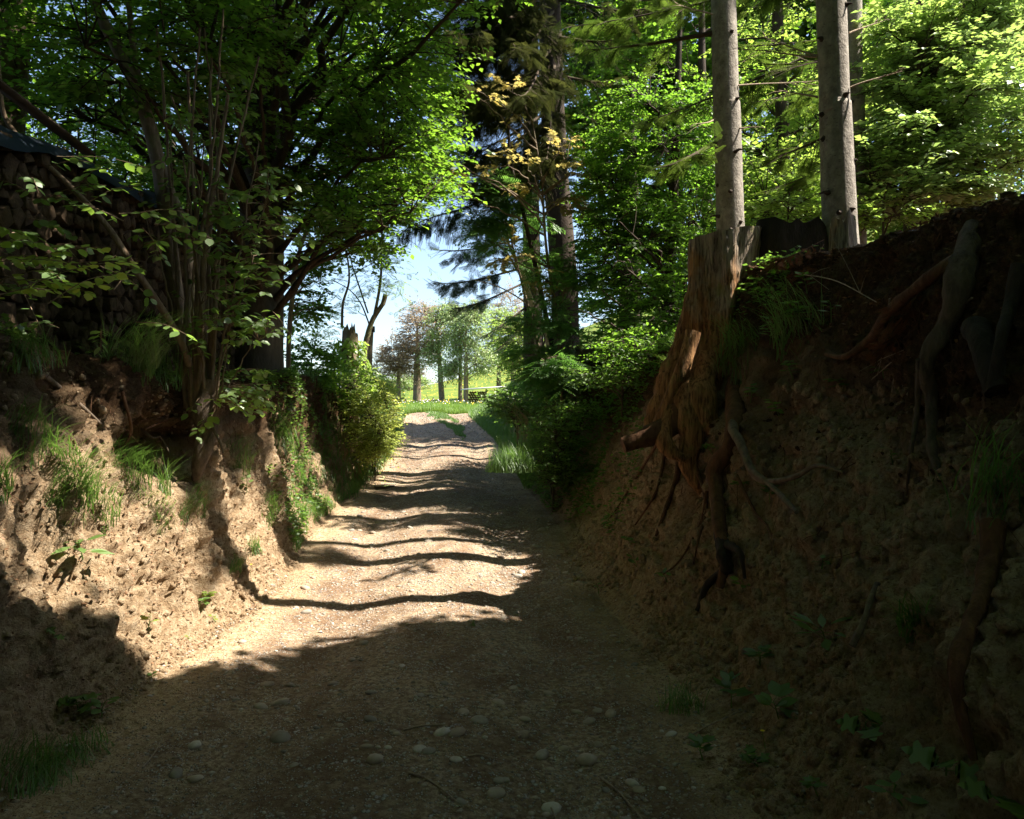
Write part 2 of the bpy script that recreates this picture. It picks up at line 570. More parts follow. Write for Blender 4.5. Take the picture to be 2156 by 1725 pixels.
M['tarp'] = plain('blue_tarpaulin', (.005, .014, .027), (.009, .022, .04), 6, .55, .2, .02, .4)
M['board'] = plain('weathered_board', (.05, .035, .022), (.10, .07, .045), 12)
M['post'] = plain('grey_fence_post', (.16, .125, .09), (.30, .24, .18), 30)
M['darkpost'] = plain('dark_post', (.035, .03, .027), (.07, .06, .05), 30)
M['metal'] = plain('grey_sheet_roof', (.45, .46, .47), (.62, .63, .64), 4, .5, .1)
M['white'] = plain('white_board', (.68, .69, .70), (.80, .80, .80), 4, .6, .1)
M['stone'] = stone_mat()
M['water'] = plain('puddle_water', (.05, .04, .03), (.06, .05, .04), 3, .04, .05, .003, .8)
M['yellow'] = plain('yellow_petal', (.75, .50, .02), (.85, .62, .04), 20, .6)
M['whiteflower'] = plain('pale_lilac_flower', (.55, .48, .58), (.75, .72, .74), 20, .7)

# ================================================================== TERRAIN
YT  = [-10, 2.0, 3.2, 4.5, 7.0, 8.5, 10., 13., 17., 21., 26., 29., 31., 34.]
ZP  = [0,   0,   0,   .01, .02, .08, .23, .44, .74, 1.12, 1.74, 1.90, 1.97, 2.05]
XLF = [-1.7, -1.9, -2.05, -2.22, -2.12, -2.3, -2.5, -2.55, -2.7, -3.0, -3.55, -3.9, -5.2, -6.0]
XRF = [.9,  .95, 1.0, 1.08, .80, .72, .66, .32, .02, -.40, -1.30, -1.55, -1.4, -1.3]
XLL = [-3.0, -3.0, -3.0, -3.05, -2.95, -2.9, -3.05, -3.4, -3.7, -4.3, -5.0, -6.0, -7.5, -9]
ZLL = [2.3, 2.25, 2.25, 2.22, 1.92, 2.02, 2.15, 2.35, 2.2, 2.0, 2.05, 2.05, 2.05, 2.1]
XRL = [2.9, 2.6, 2.5, 2.5, 2.22, 2.10, 1.85, 1.42, 1.15, .7, .0, -.3, .0, .3]
ZRL = [2.56, 2.56, 2.56, 2.76, 3.0, 2.78, 2.45, 2.75, 2.8, 2.7, 2.7, 2.6, 2.4, 2.1]
def ti(tab, y):
    t = np.interp(y, YT, tab)
    # light smoothing so that the table's corners do not show
    return (np.interp(y - .6, YT, tab) + 2 * t + np.interp(y + .6, YT, tab)) / 4

rows = list(np.arange(-9, 1.6, .16))
y = 1.6
while y < 34:
    rows.append(y)
    y += .0064 * max(y, 2.2)
rows.append(34.0)
rows = np.array(rows)
NP_, NF, NQ = 132, 165, 44
PV = [(0, 0), (.10, .02), (.25, .09), (.42, .24), (.58, .46), (.72, .70), (.84, .88), (.93, .97), (1, 1)]
PR = [(0, 0), (.12, .04), (.28, .16), (.45, .34), (.60, .52), (.74, .70), (.86, .87), (.94, .97), (1, 1)]
def face_profile(v, tab):
    return np.interp(v, np.linspace(0, 1, len(tab)), [a for a, b in tab]), np.interp(v, np.linspace(0, 1, len(tab)), [b for a, b in tab])

Y = rows[:, None]
zp = ti(ZP, Y); xl = ti(XLF, Y); xr = ti(XRF, Y)
def plateau(wd, y, ztop, rise):
    fade = 1 - sstep(24, 34, y)
    return ztop + fade * rise * wd + (1 - fade) * 0

def path_z(x, y):
    s = (x - xl) / (xr - xl)
    rut = -.045 * np.exp(-((s - .25) / .10) ** 2) - .05 * np.exp(-((s - .76) / .09) ** 2) + .03 * np.exp(-((s - .5) / .16) ** 2)
    return ti(ZP, y) + rut

# --- path part
s = np.linspace(0, 1, NP_)[None, :]
Xp = xl + (xr - xl) * s
Zp = path_z(Xp, Y + 0 * s)
# --- faces (v from foot to lip)
v = np.linspace(0, 1, NF)
dL, hL = face_profile(v, PV)
dR, hR = face_profile(v, PR)
lipx, lipz = ti(XLL, Y), ti(ZLL, Y)
XL = xl + (lipx - xl) * dL[None]
ZL = zp + (lipz - zp) * hL[None]
ripx, ripz = ti(XRL, Y), ti(ZRL, Y)
XR = xr + (ripx - xr) * dR[None]
ZR = zp + (ripz - zp) * hR[None]
q = np.linspace(0, 1, NQ + 1)[1:]
wq = (np.exp(q * 5.2) - 1) / (math.exp(5.2) - 1) * 70
XLQ = lipx - wq[None]
ZLQ = plateau(np.minimum(wq, 30)[None], Y, lipz, .03)
XRQ = ripx + wq[None]
ZRQ = plateau(np.minimum(wq, 14)[None], Y, ripz, .015)
X = np.concatenate([XLQ[:, ::-1], XL[:, ::-1], Xp[:, 1:-1], XR, XRQ], 1)
Z = np.concatenate([ZLQ[:, ::-1], ZL[:, ::-1], Zp[:, 1:-1], ZR, ZRQ], 1)
YY = np.broadcast_to(Y, X.shape).copy()
nL = NQ + NF
cL0, cP0, cR0 = 0, nL, nL + NP_ - 2
# how steep: 0 on path, 1 on faces, fading on plateau
side = np.concatenate([np.full(NQ, -1.), np.full(NF, -1.), np.zeros(NP_ - 2), np.full(NF, 1.), np.full(NQ, 1.)])[None, :] + 0 * X
vv = np.concatenate([np.full(NQ, 1.5), v[::-1], np.zeros(NP_ - 2), v, np.full(NQ, 1.5)])[None, :] + 0 * X
facew = np.where(vv > 1, .35, sstep(0, .22, vv) * (1 - .35 * sstep(.9, 1, vv)))
pos = np.stack([X, YY, Z], -1)
far = 1 - .8 * sstep(20, 32, YY)
big = fbm(pos * np.array([.9, .8, .9]), 3, 5)
mid = fbm(pos * np.array([3.2, 3.2, 3.2]), 4, 9)
rill = fbm(np.stack([X * 1.5, YY * 4.2 + .8 * big, Z * .6], -1), 3, 21)
clod = 1 - 2.2 * np.abs(fbm(pos * np.array([5, 7.5, 3.6]) + .6 * big[..., None], 3, 33))
fine = fbm(pos * 26.0, 3, 41)
clod2 = fbm(pos * np.array([13, 15, 11.]), 4, 35, .72)
dn = facew * far * (.17 * big + .085 * mid + (.09 - .04 * side) * rill * (vv <= 1) + .065 * (clod - .4) + .075 * clod2 + .020 * fine)
# horizontal push mostly on the faces, vertical elsewhere
hx = np.where(vv > 1, 0.0, sstep(.05, .35, vv))
X = X - side * dn * hx * 1.0
Z = Z + dn * (1 - .55 * hx)
# hollow under the hazel roots on the left, and small hollows on the right
def hollow(cy, cz, ry, rz, depth, sd):
    global X
    g = np.exp(-(((YY - cy) / ry) ** 2 + ((Z - cz) / rz) ** 2) ** 1.5)
    X = X + np.where(side == sd, g * depth * sd * (vv <= 1.2), 0)
hollow(6.35, 1.38, .55, .26, .50, -1)
hollow(6.6, .95, .18, .25, .35, 1)
hollow(7.3, 1.35, .35, .30, .22, 1)
hollow(4.6, 1.75, .40, .25, .22, 1)
# path micro relief
pm = (side == 0)
pr = .020 * fbm(pos * np.array([1.5, 1.1, 1]), 3, 60) + .016 * fbm(pos * np.array([7, 6, 1]), 3, 61) + .010 * np.abs(fbm(pos * 22, 3, 62))
Z = Z + np.where(pm, pr, 0) + np.where(~pm, pr * (1 - sstep(0, .2, vv)), 0)
pos = np.stack([X, YY, Z], -1)
# darkness of the soil: humus on top, sandy below, plus painted shade on the right bank
hum = np.where(vv > 1, 1.0, sstep(.38, .80, vv)) + .35 * big
hum = np.where(side > 0, hum * .75 + .16, hum * .85 - .06)  # right bank soil darkened so its shade looks deeper
hum = np.where(side == 0, .12 + .25 * sstep(.6, 1., (X - xl) / (xr - xl)), hum)
hum = np.where((side < 0) & (YY > 8.2), hum + .45 * sstep(8.2, 10.5, YY), hum)
hum = np.where((side > 0) & (YY > 8), hum + .25 * sstep(8, 10, YY), hum)

def sheet(name, c0, c1, r0, r1, mat, label=None):
    P3 = pos[r0:r1, c0:c1]
    h = hum[r0:r1, c0:c1]
    n, k = P3.shape[:2]
    i = np.arange(n - 1)[:, None] * k
    j = np.arange(k - 1)[None, :]
    F = np.stack([i + j, i + j + 1, i + k + j + 1, i + k + j], -1).reshape(-1, 4)
    mb = MB().add(P3.reshape(-1, 3), F)
    me = mb.mesh(name, mat, True)
    a = me.attributes.new('humus', 'FLOAT', 'POINT')
    a.data.foreach_set('value', h.astype(np.float32).ravel())
    u_ = ((P3[..., 0] - ti(XLF, P3[..., 1])) / (ti(XRF, P3[..., 1]) - ti(XLF, P3[..., 1])))
    e_ = 1 - sstep(.0, .22, u_) + sstep(.80, 1.0, u_)
    a = me.attributes.new('edge', 'FLOAT', 'POINT')
    a.data.foreach_set('value', e_.astype(np.float32).ravel())
    o = link(name, me)
    tag(o, label, None, None, 'structure')
    return o, P3.reshape(-1, 3), F
nr = len(rows)
rp = int(np.searchsorted(rows, 31.2))
bvh_parts = []
ground_l = sheet('bank_left', 0, cP0 + 1, 0, nr, M['soil'], 'eroded sandy bank on the left of the track')
track = sheet('path', cP0, cR0 + 1, 0, rp + 1, M['path'], 'stony sunken dirt track')
turf_end = sheet('verge', cP0, cR0 + 1, rp, nr, M['turf'], 'grassy ground at the end of the track')
ground_r = sheet('bank_right', cR0, pos.shape[1], 0, nr, M['soil'], 'high shaded earth bank on the right of the track')
allV, allF, off = [], [], 0
for o_, V_, F_ in (ground_l, track, turf_end, ground_r):
    allV.append(V_); allF.append(F_ + off); off += len(V_)
BV = BVHTree.FromPolygons([tuple(x) for x in np.concatenate(allV)], [tuple(int(k) for k in f) for f in np.concatenate(allF)])
PATH = track[0]

# --- meadow and hill beyond
def meadow_z(x, y):
    t = np.clip((y - 34) / 26, 0, None)
    near = 2.1 + .95 * np.minimum(t, 1)
    up = np.clip((y - 60) / 90, 0, 1.6)
    tilt = np.clip(x + 24, -25, 120)
    return near + up * (3.3 + .26 * tilt) * sstep(0, .5, up + .25) * 1.0 + .25 * fbm(np.stack([x * .06, y * .06, 0 * x], -1), 3, 77) * np.minimum(t, 1)
my = np.concatenate([np.arange(34, 64, .6), np.arange(64, 205, 2.5)])
mx = np.concatenate([np.arange(-90, -24, 3.), np.arange(-24, 24, .6), np.arange(24, 91, 3.)])
MX, MY = np.meshgrid(mx, my)
MZ = meadow_z(MX, MY)
e0 = pos[-1]
MZ[0] = np.interp(mx, e0[:, 0], e0[:, 2])
MP = np.stack([MX, MY, MZ], -1)
n_, k_ = MX.shape
i = np.arange(n_ - 1)[:, None] * k_; j = np.arange(k_ - 1)[None]
F = np.stack([i + j, i + j + 1, i + k_ + j + 1, i + k_ + j], -1).reshape(-1, 4)
mb = MB().add(MP.reshape(-1, 3), F)
mead = mb.build('meadow', M['turf'], smooth=True)
tag(mead, 'sunny hillside meadow dotted with dandelions', None, None, 'structure')
BVM = BVHTree.FromPolygons([tuple(x) for x in MP.reshape(-1, 3)], [tuple(int(k) for k in f) for f in F])
# far land so the ground reaches the horizon
fx = np.array([-1500., -90, -24, 24, 90, 1500]); fy = np.array([204., 400, 1500])
FX, FY = np.meshgrid(fx, fy)
FZ = np.where(FY < 210, meadow_z(FX, np.full_like(FX, 204.)), -6.0)
n_, k_ = FX.shape
i = np.arange(n_ - 1)[:, None] * k_; j = np.arange(k_ - 1)[None]
F = np.stack([i + j, i + j + 1, i + k_ + j + 1, i + k_ + j], -1).reshape(-1, 4)
tag(MB().add(np.stack([FX, FY, FZ], -1).reshape(-1, 3), F).build('hills', M['turf'], smooth=True), 'open land behind the meadow hill', None, None, 'structure')

def gz(x, y):
    """ground height and normal at x, y"""
    b = BV if y < 34 else BVM
    hit = b.ray_cast(Vector((x, y, 60)), Vector((0, 0, -1)))
    if hit[0] is None:
        return 2.0
    return hit[0].z
def look(dx, dy):
    """ground point (and normal) seen at dx, dy"""
    p = Vector(P(dx, dy, 1.0))
    o = Vector((0, 0, CAMZ))
    h = BV.ray_cast(o, (p - o).normalized())
    if h[0] is None:
        h = BVM.ray_cast(o, (p - o).normalized())
    if h[0] is None:
        return np.array([0, 10., 1.]), np.array([0, 0, 1.])
    n = h[1]
    if n.dot(o - h[0]) < 0: n = -n
    return np.array(h[0]), np.array(n)

# ================================================================== PLANTS
def G(dx, dy, off=.03):
    p, n = look(dx, dy)
    return p + n * off
def twig_leaves(mbL, mbT, base, tdir, tlen, nleaf, lsize, tmpl=KITE, up=(0, 0, 1), droop=.25, spread=.9, jit=.35, lrnd=None, tw=.004, both=True):
    """straight twigs (thin prisms) with alternate leaves held in one plane"""
    N = len(base)
    tdir = norm(tdir)
    upv = np.broadcast_to(np.asarray(up, float), (N, 3)) + rng.normal(0, jit * .5, (N, 3))
    b = norm(np.cross(upv, tdir))
    n0 = np.cross(tdir, b)
    if mbT is not None:
        T = [(0, -.5, 0), (0, .5, 0), (0, 0, .8), (1, 0, 0)]
        k = np.array(T)
        tip = base + tdir * tlen[:, None] + np.array([0, 0, -1]) * (droop * tlen * .5)[:, None]
        V = np.stack([base - b * tw, base + b * tw, base + n0 * tw * 1.4, tip], 1)
        FF = (np.arange(N)[:, None, None] * 4 + np.array([(0, 1, 3), (1, 2, 3), (2, 0, 3)])[None]).reshape(-1, 3)
        mbT.add(V.reshape(-1, 3), FF)
    t = (np.arange(nleaf) + .6) / nleaf
    t = t[None, :] + rng.uniform(-.3, .3, (N, nleaf)) / nleaf
    sgn = np.where(np.arange(nleaf) % 2 == 0, 1., -1.)[None, :, None]
    pos_ = base[:, None] + tdir[:, None] * (t * tlen[:, None])[..., None] + np.array([0, 0, -1.]) * (droop * tlen[:, None] * t * t * .5)[..., None]
    ax = tdir[:, None] * .75 + b[:, None] * sgn * spread + rng.normal(0, jit * .5, (N, nleaf, 3))
    ax[..., 2] -= droop * .8
    nr_ = n0[:, None] + rng.normal(0, jit, (N, nleaf, 3))
    sz = lsize * rng.uniform(.45, 1.3, (N, nleaf))
    rn = rng.uniform(0, 1, N * nleaf) if lrnd is None else np.clip(rng.normal(lrnd, .2, N * nleaf), 0, 1)
    inst(mbL, tmpl[0], tmpl[1], pos_.reshape(-1, 3), ax.reshape(-1, 3), nr_.reshape(-1, 3), sz.ravel(), rn)

def in_ell(n, c, r, shell=.35):
    d = norm(rng.normal(0, 1, (n, 3)))
    u = (shell + (1 - shell) * rng.uniform(0, 1, n)) ** (1 / 2.0) if shell else rng.uniform(0, 1, n) ** (1 / 3)
    return np.asarray(c) + d * u[:, None] * np.asarray(r)

def keep_off(Pts, holes):
    """drop points whose sun shadow or view must stay free"""
    ok = np.ones(len(Pts), bool)
    for h in holes:
        ok &= ~h(Pts)
    return Pts[ok]

def sun_p(Pts):
    """coordinate across the sun rays (rays run in planes y = const)"""
    return Pts[:, 0] * math.sin(R(SUN_EL)) - Pts[:, 2] * math.cos(R(SUN_EL))
def view_d(Pts):
    """where a point is seen in the 2156 wide view"""
    c, s_ = math.cos(PITCH), math.sin(PITCH)
    up = (Pts[:, 2] - CAMZ) * c - Pts[:, 1] * s_
    fw = Pts[:, 1] * c + (Pts[:, 2] - CAMZ) * s_
    fw = np.where(fw < .1, .1, fw)
    return CXD + Pts[:, 0] / fw * FPX, CYD - up / fw * FPX

def sun_gap2(Pts):
    p = sun_p(Pts); yy = Pts[:, 1]
    return (yy > 13.9) & (yy < 18.0) & (p > -4.5) & (p < -1.9) & (Pts[:, 2] > 3.2)
def sun_bands(Pts):
    p = sun_p(Pts); yy = Pts[:, 1] + .12 * np.sin(p * 3.)
    band = ((yy > 9.4) & (yy < 10.3)) | ((yy > 11.1) & (yy < 11.8)) | ((yy > 13.0) & (yy < 13.6)) | ((yy > 16.4) & (yy < 20.4)) | ((yy > 25.3) & (yy < 25.9)) | (yy > 27.6)
    return band & (p > -3.0) & (p < .5) & (Pts[:, 2] > 3.0) & (Pts[:, 1] > 9)
HOLES = []
# sky gap above the track
def sky_gap(Pts):
    dx, dy = view_d(Pts)
    inside = ((dx - 915) / 75.) ** 2 + ((dy - 590) / 160.) ** 2 < 1
    inside |= (dx > 835) & (dx < 1000) & (dy > 470) & (dy < 820)
    inside |= ((dx - 740) / 50.) ** 2 + ((dy - 620) / 60.) ** 2 < 1
    return inside & (Pts[:, 1] > 2)
# sunlit floor and left bank
def sun_gap(Pts):
    p = sun_p(Pts); yy = Pts[:, 1]
    edge = np.minimum(6.45, 6.5 + (p + .1) * .95) + .12 * np.sin(p * 5)
    lit = (yy > edge) & (yy < 9.4) & (p > -3.2) & (p < 1.0)
    lit |= (yy > 4.75) & (yy < edge) & (p > -3.0) & (p < -1.7) & (np.sin(yy * 9. + p * 3.) > -.5)
    return lit & (Pts[:, 2] > 3.3)

def broadleaf(name, label, cat, trunk, rad, ells, leafmat, barkmat, lsize, group=None, nl=9, tlen=.38, limbs=9, twigs=4, tmpl=KITE,
              droop=.25, subr=.010, holes=(), shell=.35, jit=.35, trunk_seg=40, rough=.10, spread=.9, flat=.35, crown_name='crown', twr=.004, limb_r=.3, leafrnd=None, sides=14):
    """one tree: trunk, limbs (branches) and a crown of leaves; ells = [(centre, radii, clusters)]"""
    tr = smooth_poly(trunk, trunk_seg)
    root = empty(name, tr[0])
    tag(root, label, cat, group)
    rr = np.interp(np.linspace(0, 1, trunk_seg), np.linspace(0, 1, len(rad)), rad)
    mbk = MB()
    tube(mbk, tr, rr, sides, rough=rough, seed=int(abs(tr[0][0]) * 100) % 97)
    mbk.build('trunk', barkmat, root, True)
    mbB, mbL = MB(), MB()
    hz = tr[:, 2]
    for c, rd, ncl in ells:
        c = np.asarray(c, float); rd = np.asarray(rd, float)
        tg = keep_off(in_ell(ncl, c, rd, shell), list(holes))
        if not len(tg): continue
        # limbs from the trunk into the volume
        Ls = []
        for k in range(limbs):
            e = c + rd * rng.uniform(-.65, .65, 3)
            # start lower on the trunk than the end
            want = e[2] - .45 * np.linalg.norm((e - tr[np.argmin(np.abs(hz - e[2]))])[:2])
            st = tr[int(np.clip(np.argmin(np.abs(hz - want)), trunk_seg * .12, trunk_seg - 2))]
            dvec = e - st
            L = np.linalg.norm(dvec)
            b1 = st + dvec * .35 + np.array([0, 0, .10 * L]) + rng.normal(0, .05 * L, 3)
            b2 = st + dvec * .7 + np.array([0, 0, .08 * L]) + rng.normal(0, .06 * L, 3)
            cv = bez(st, b1, b2, e, 12) + np.concatenate([[np.zeros(3)], rng.normal(0, .012 * L, (11, 3))])
            if any(h(cv[5:]).any() for h in holes if h in (sky_gap,)): continue
            r0 = max(.012, min(rad[0] * limb_r, .012 * L + .012))
            tube(mbB, cv, np.linspace(r0, subr, 12), 6, cap=False)
            Ls.append(cv)
        if not Ls: Ls = [tr[int(trunk_seg * .4):]]
        LP = np.concatenate([l[2:] for l in Ls])
        bs, bd = [], []
        for p in tg:
            d = np.linalg.norm(LP - p, axis=1) + .6 * np.maximum(0, LP[:, 2] - p[2])
            st = LP[int(np.argmin(d))]
            dv = p - st
            L = np.linalg.norm(dv)
            if L < .05: continue
            ctrl = st + dv * .5 + np.array([0, 0, .12 * L]) + rng.normal(0, .08 * L, 3)
            if any(h((st + p)[None] / 2)[0] for h in holes if h in (sky_gap,)): continue
            nseg = 5
            t = np.linspace(0, 1, nseg)[:, None]
            cv = st * (1 - t) ** 2 + 2 * ctrl * t * (1 - t) + p * t * t
            tube(mbB, cv, np.linspace(subr * 1.0, subr * .35, nseg), 4, cap=False)
            bd0 = norm(dv * np.array([1, 1, flat]))
            for u in np.linspace(.35, 1, twigs):
                q_ = st * (1 - u) ** 2 + 2 * ctrl * u * (1 - u) + p * u * u
                for sgn in ((-1, 1) if u < 1 else (0,)):
                    side_ = np.cross(bd0, [0, 0, 1.]) * sgn
                    dd = bd0 * .7 + side_ * .9 + rng.normal(0, .22, 3) * np.array([1, 1, .6])
                    bs.append(q_); bd.append(dd)
        bs = np.array(bs); bd = np.array(bd)
        for h in holes:
            k = ~h(bs + norm(bd) * tlen * .5)
            bs, bd = bs[k], bd[k]
        if len(bs):
            twig_leaves(mbL, mbB, bs, bd, tlen * rng.uniform(.6, 1.25, len(bs)), nl, lsize, tmpl, droop=droop, jit=jit, spread=spread, tw=twr, lrnd=leafrnd)
    if not mbB.empty():
        b = mbB.build('branches', barkmat if barkmat.name != 'beech_bark' else M['twig'], root, False)
        b['kind'] = 'stuff'
    c_ = mbL.build(crown_name, leafmat, root)
    c_['kind'] = 'stuff'
    return root

def bough(mbB, mbL, a, b, sag=.25, width=.6, n=26, size=.22, hang=.5, r0=.03, dens=.26):
    """a conifer bough from a to b: axis, side shoots, needle sprays hanging from them"""
    a = np.asarray(a, float); b = np.asarray(b, float)
    dv = b - a; L = np.linalg.norm(dv)
    cv = bez(a, a + dv * .3 + np.array([0, 0, -.02 * L]), a + dv * .7 + np.array([0, 0, -sag * L]), b + np.array([0, 0, -sag * L * .35]), 14)
    tube(mbB, cv, np.linspace(r0, .005, 14), 5, cap=False)
    u = rng.uniform(.15, 1, n) ** .8
    idx = u * 13
    i0 = np.minimum(idx.astype(int), 12)
    fr = (idx - i0)[:, None]
    p0 = cv[i0] * (1 - fr) + cv[i0 + 1] * fr
    ta = norm(cv[i0 + 1] - cv[i0])
    sd = norm(np.cross(ta, [0, 0, 1.])) * np.where(rng.uniform(0, 1, n) < .5, -1, 1)[:, None]
    Ls = width * (1.05 - u) * rng.uniform(.6, 1.2, n) + .10
    dd = norm(ta * .75 + sd * .85 + np.array([0, 0, -hang * .55]) + rng.normal(0, 1, (n, 3)) * np.array([.12, .12, .30]))
    for k in range(n):
        tube(mbB, np.array([p0[k], p0[k] + dd[k] * Ls[k] * .5 + [0, 0, -.02], p0[k] + dd[k] * Ls[k] + np.array([0, 0, -.10 * hang])]), [.006, .004, .002], 3, cap=False)
    # sprays along side shoots
    m = np.maximum(2, (Ls / (size * dens)).astype(int))
    ks = np.repeat(np.arange(n), m)
    tt = rng.uniform(.0, 1, len(ks))
    pp = p0[ks] + dd[ks] * (Ls[ks] * tt)[:, None]
    ax = dd[ks] + rng.normal(0, .38, (len(ks), 3)) + np.array([0, 0, -hang * .9]) * rng.uniform(.2, 1, (len(ks), 1))
    kq = ~(sun_gap2(pp) | sun_bands(pp) | sky_gap(pp) * (pp[:, 2] < 3.6))
    pp, ax, ks = pp[kq], ax[kq], ks[kq]
    nn = np.array([0, 0, 1.]) + rng.normal(0, .5, (len(ks), 3))
    inst(mbL, SPRAY[0], SPRAY[1], pp, ax, nn, size * rng.uniform(.6, 1.15, len(ks)), rng.uniform(0, 1, len(ks)))
    # sprays on the axis tip
    kk = 8
    u = np.linspace(.45, 1, kk); i0 = np.minimum((u * 13).astype(int), 12)
    inst(mbL, SPRAY[0], SPRAY[1], cv[i0], norm(cv[i0 + 1] - cv[i0]) + rng.normal(0, .15, (kk, 3)), np.array([0, 0, 1.]) + rng.normal(0, .2, (kk, 3)), size * 1.1 * np.ones(kk), rng.uniform(0, 1, kk))

def conifer(name, label, trunk, rad, boughs, needlemat, barkmat, group=None, dead=(), knots=0, top=None, trunk_sides=24, rough=.05, cat='tree'):
    """trunk polyline; boughs = list of dicts; dead = list of (a, b) dead twigs; top = (z0, z1, length, n) whorled crown"""
    tr = smooth_poly(trunk, 60)
    root = empty(name, tr[0])
    tag(root, label, cat, group)
    rr = np.interp(np.linspace(0, 1, 60), np.linspace(0, 1, len(rad)), rad)
    mbk = MB()
    tube(mbk, tr, rr, trunk_sides, rough=rough, seed=int(rad[0] * 1000))
    mbk.build('trunk', barkmat, root, True)
    mbB, mbL = MB(), MB()
    for bb in boughs:
        bough(mbB, mbL, **bb)
    if top:
        z0, z1, LL, n = top
        for k in range(n):
            t = (k + rng.uniform(0, 1)) / n
            z = z0 + (z1 - z0) * t
            i_ = int(np.argmin(np.abs(tr[:, 2] - z)))
            ang = rng.uniform(0, 2 * math.pi)
            L = LL * (1.1 - t) * rng.uniform(.7, 1.1)
            a = tr[i_]
            bough(mbB, mbL, a, a + np.array([math.cos(ang) * L, math.sin(ang) * L, -.12 * L]), n=int(18 + L * 9), size=.30, width=.8, sag=.12, r0=.025)
    if not mbL.empty():
        c = mbL.build('crown', needlemat, root); c['kind'] = 'stuff'
        b = mbB.build('branches', M['twig'], root); b['kind'] = 'stuff'
    for a, b in dead:
        mbd = MB()
        a = np.asarray(a, float); b = np.asarray(b, float)
        L = np.linalg.norm(b - a)
        cv = bez(a, a + (b - a) * .3 + rng.normal(0, .04 * L, 3), a + (b - a) * .7 + rng.normal(0, .05 * L, 3), b, 9)
        tube(mbd, cv, np.linspace(.010, .003, 9), 5)
        for u in (3, 5, 6, 7):
            dd = norm(b - a) * .8 + rng.normal(0, .55, 3)
            tube(mbd, np.array([cv[u], cv[u] + dd * L * .14, cv[u] + dd * L * .25 + [0, 0, -.05 * L]]), [.004, .003, .0015], 3)
        mbd.build('dead_branch', M['pale_twig'], root)
    for k in range(knots):
        z = rng.uniform(tr[2][2] + .1, min(tr[-1][2], 6.5))
        i_ = int(np.argmin(np.abs(tr[:, 2] - z)))
        ang = -math.pi / 2 + rng.uniform(-1.3, 1.1)
        d = np.array([math.cos(ang), math.sin(ang), rng.uniform(-.1, .2)])
        mk = MB()
        c0 = tr[i_] + d * rr[i_] * .92
        Lk = rng.choice([.02, .03, .045, .12])
        tube(mk, np.array([c0, c0 + d * .015, c0 + d * (.015 + Lk * .5), c0 + d * (.015 + Lk) + [0, 0, -.2 * Lk]]), [.034, .022, .012, .006], 7, rough=.4)
        mk.build('knot', M['dark_bark'], root, True)
    return root

# -------- blades of grass
def grass_mesh(mb, base, h, lean, width, rnd, seg=3):
    """curved tapering blades; base (N,3), lean (N,3) horizontal bend as a fraction of the height"""
    N = len(base)
    h = np.broadcast_to(h, (N,)); width = np.broadcast_to(width, (N,))
    sidev = norm(np.cross(lean + 1e-4, [0, 0, 1.]))
    t = np.linspace(0, 1, seg + 1)
    V = []
    for k, tk in enumerate(t):
        c = base + np.array([0, 0, 1.]) * (h * (tk - .28 * tk ** 2 * np.minimum(1.6, np.linalg.norm(lean, axis=1))))[:, None] + lean * (h * tk ** 1.8)[:, None]
        wk = (width * (1 - tk) ** .7)[:, None]
        if k < seg:
            V += [c - sidev * wk, c + sidev * wk]
        else:
            V += [c]
    V = np.stack(V, 1)
    k = 2 * seg + 1
    qf = [(2 * a, 2 * a + 1, 2 * a + 3, 2 * a + 2) for a in range(seg - 1)]
    tf = [(2 * seg - 2, 2 * seg - 1, 2 * seg)]
    base_i = np.arange(N)[:, None, None] * k
    n0 = mb.n
    Vf = V.reshape(-1, 3)
    mb.v.append(Vf)
    for ff in (qf, tf):
        if ff:
            Fi = (base_i + np.array(ff)[None]).reshape(-1, len(ff[0])) + n0
            mb.f.append(Fi); mb.r.append(np.repeat(rnd, len(ff)).astype(float))
    mb.n += len(Vf)

def tuft(name, label, dx, dy, n, h, spread=.12, lean=.9, mat='grass', width=.0032, group='grass tufts growing on the banks', at=None, cat='grass tuft', down=0.0):
    p, nn = look(dx, dy) if at is None else at
    mb = MB()
    n = int(n * .9); h = h * 1.2; spread = spread * 1.4
    ang = rng.uniform(0, 2 * math.pi, n)
    rr = spread * np.sqrt(rng.uniform(0, 1, n))
    tang = norm(np.cross(nn, [0.1, 1, 0.2]))
    t2 = np.cross(nn, tang)
    base = p + tang * (np.cos(ang) * rr)[:, None] + t2 * (np.sin(ang) * rr)[:, None] - nn * .015
    ln = np.stack([np.cos(ang), np.sin(ang), 0 * ang], 1) * (lean * rng.uniform(.1, 1.1, n))[:, None] + nn * np.array([1, 1, 0]) * down
    ln += rng.normal(0, .35, (n, 3)) * np.array([1, 1, 0])
    grass_mesh(mb, base, h * rng.uniform(.45, 1.1, n), ln, width, rng.uniform(0, 1, n), 5)
    o = mb.build(name, M[mat])
    tag(o, label, cat, group)
    return o

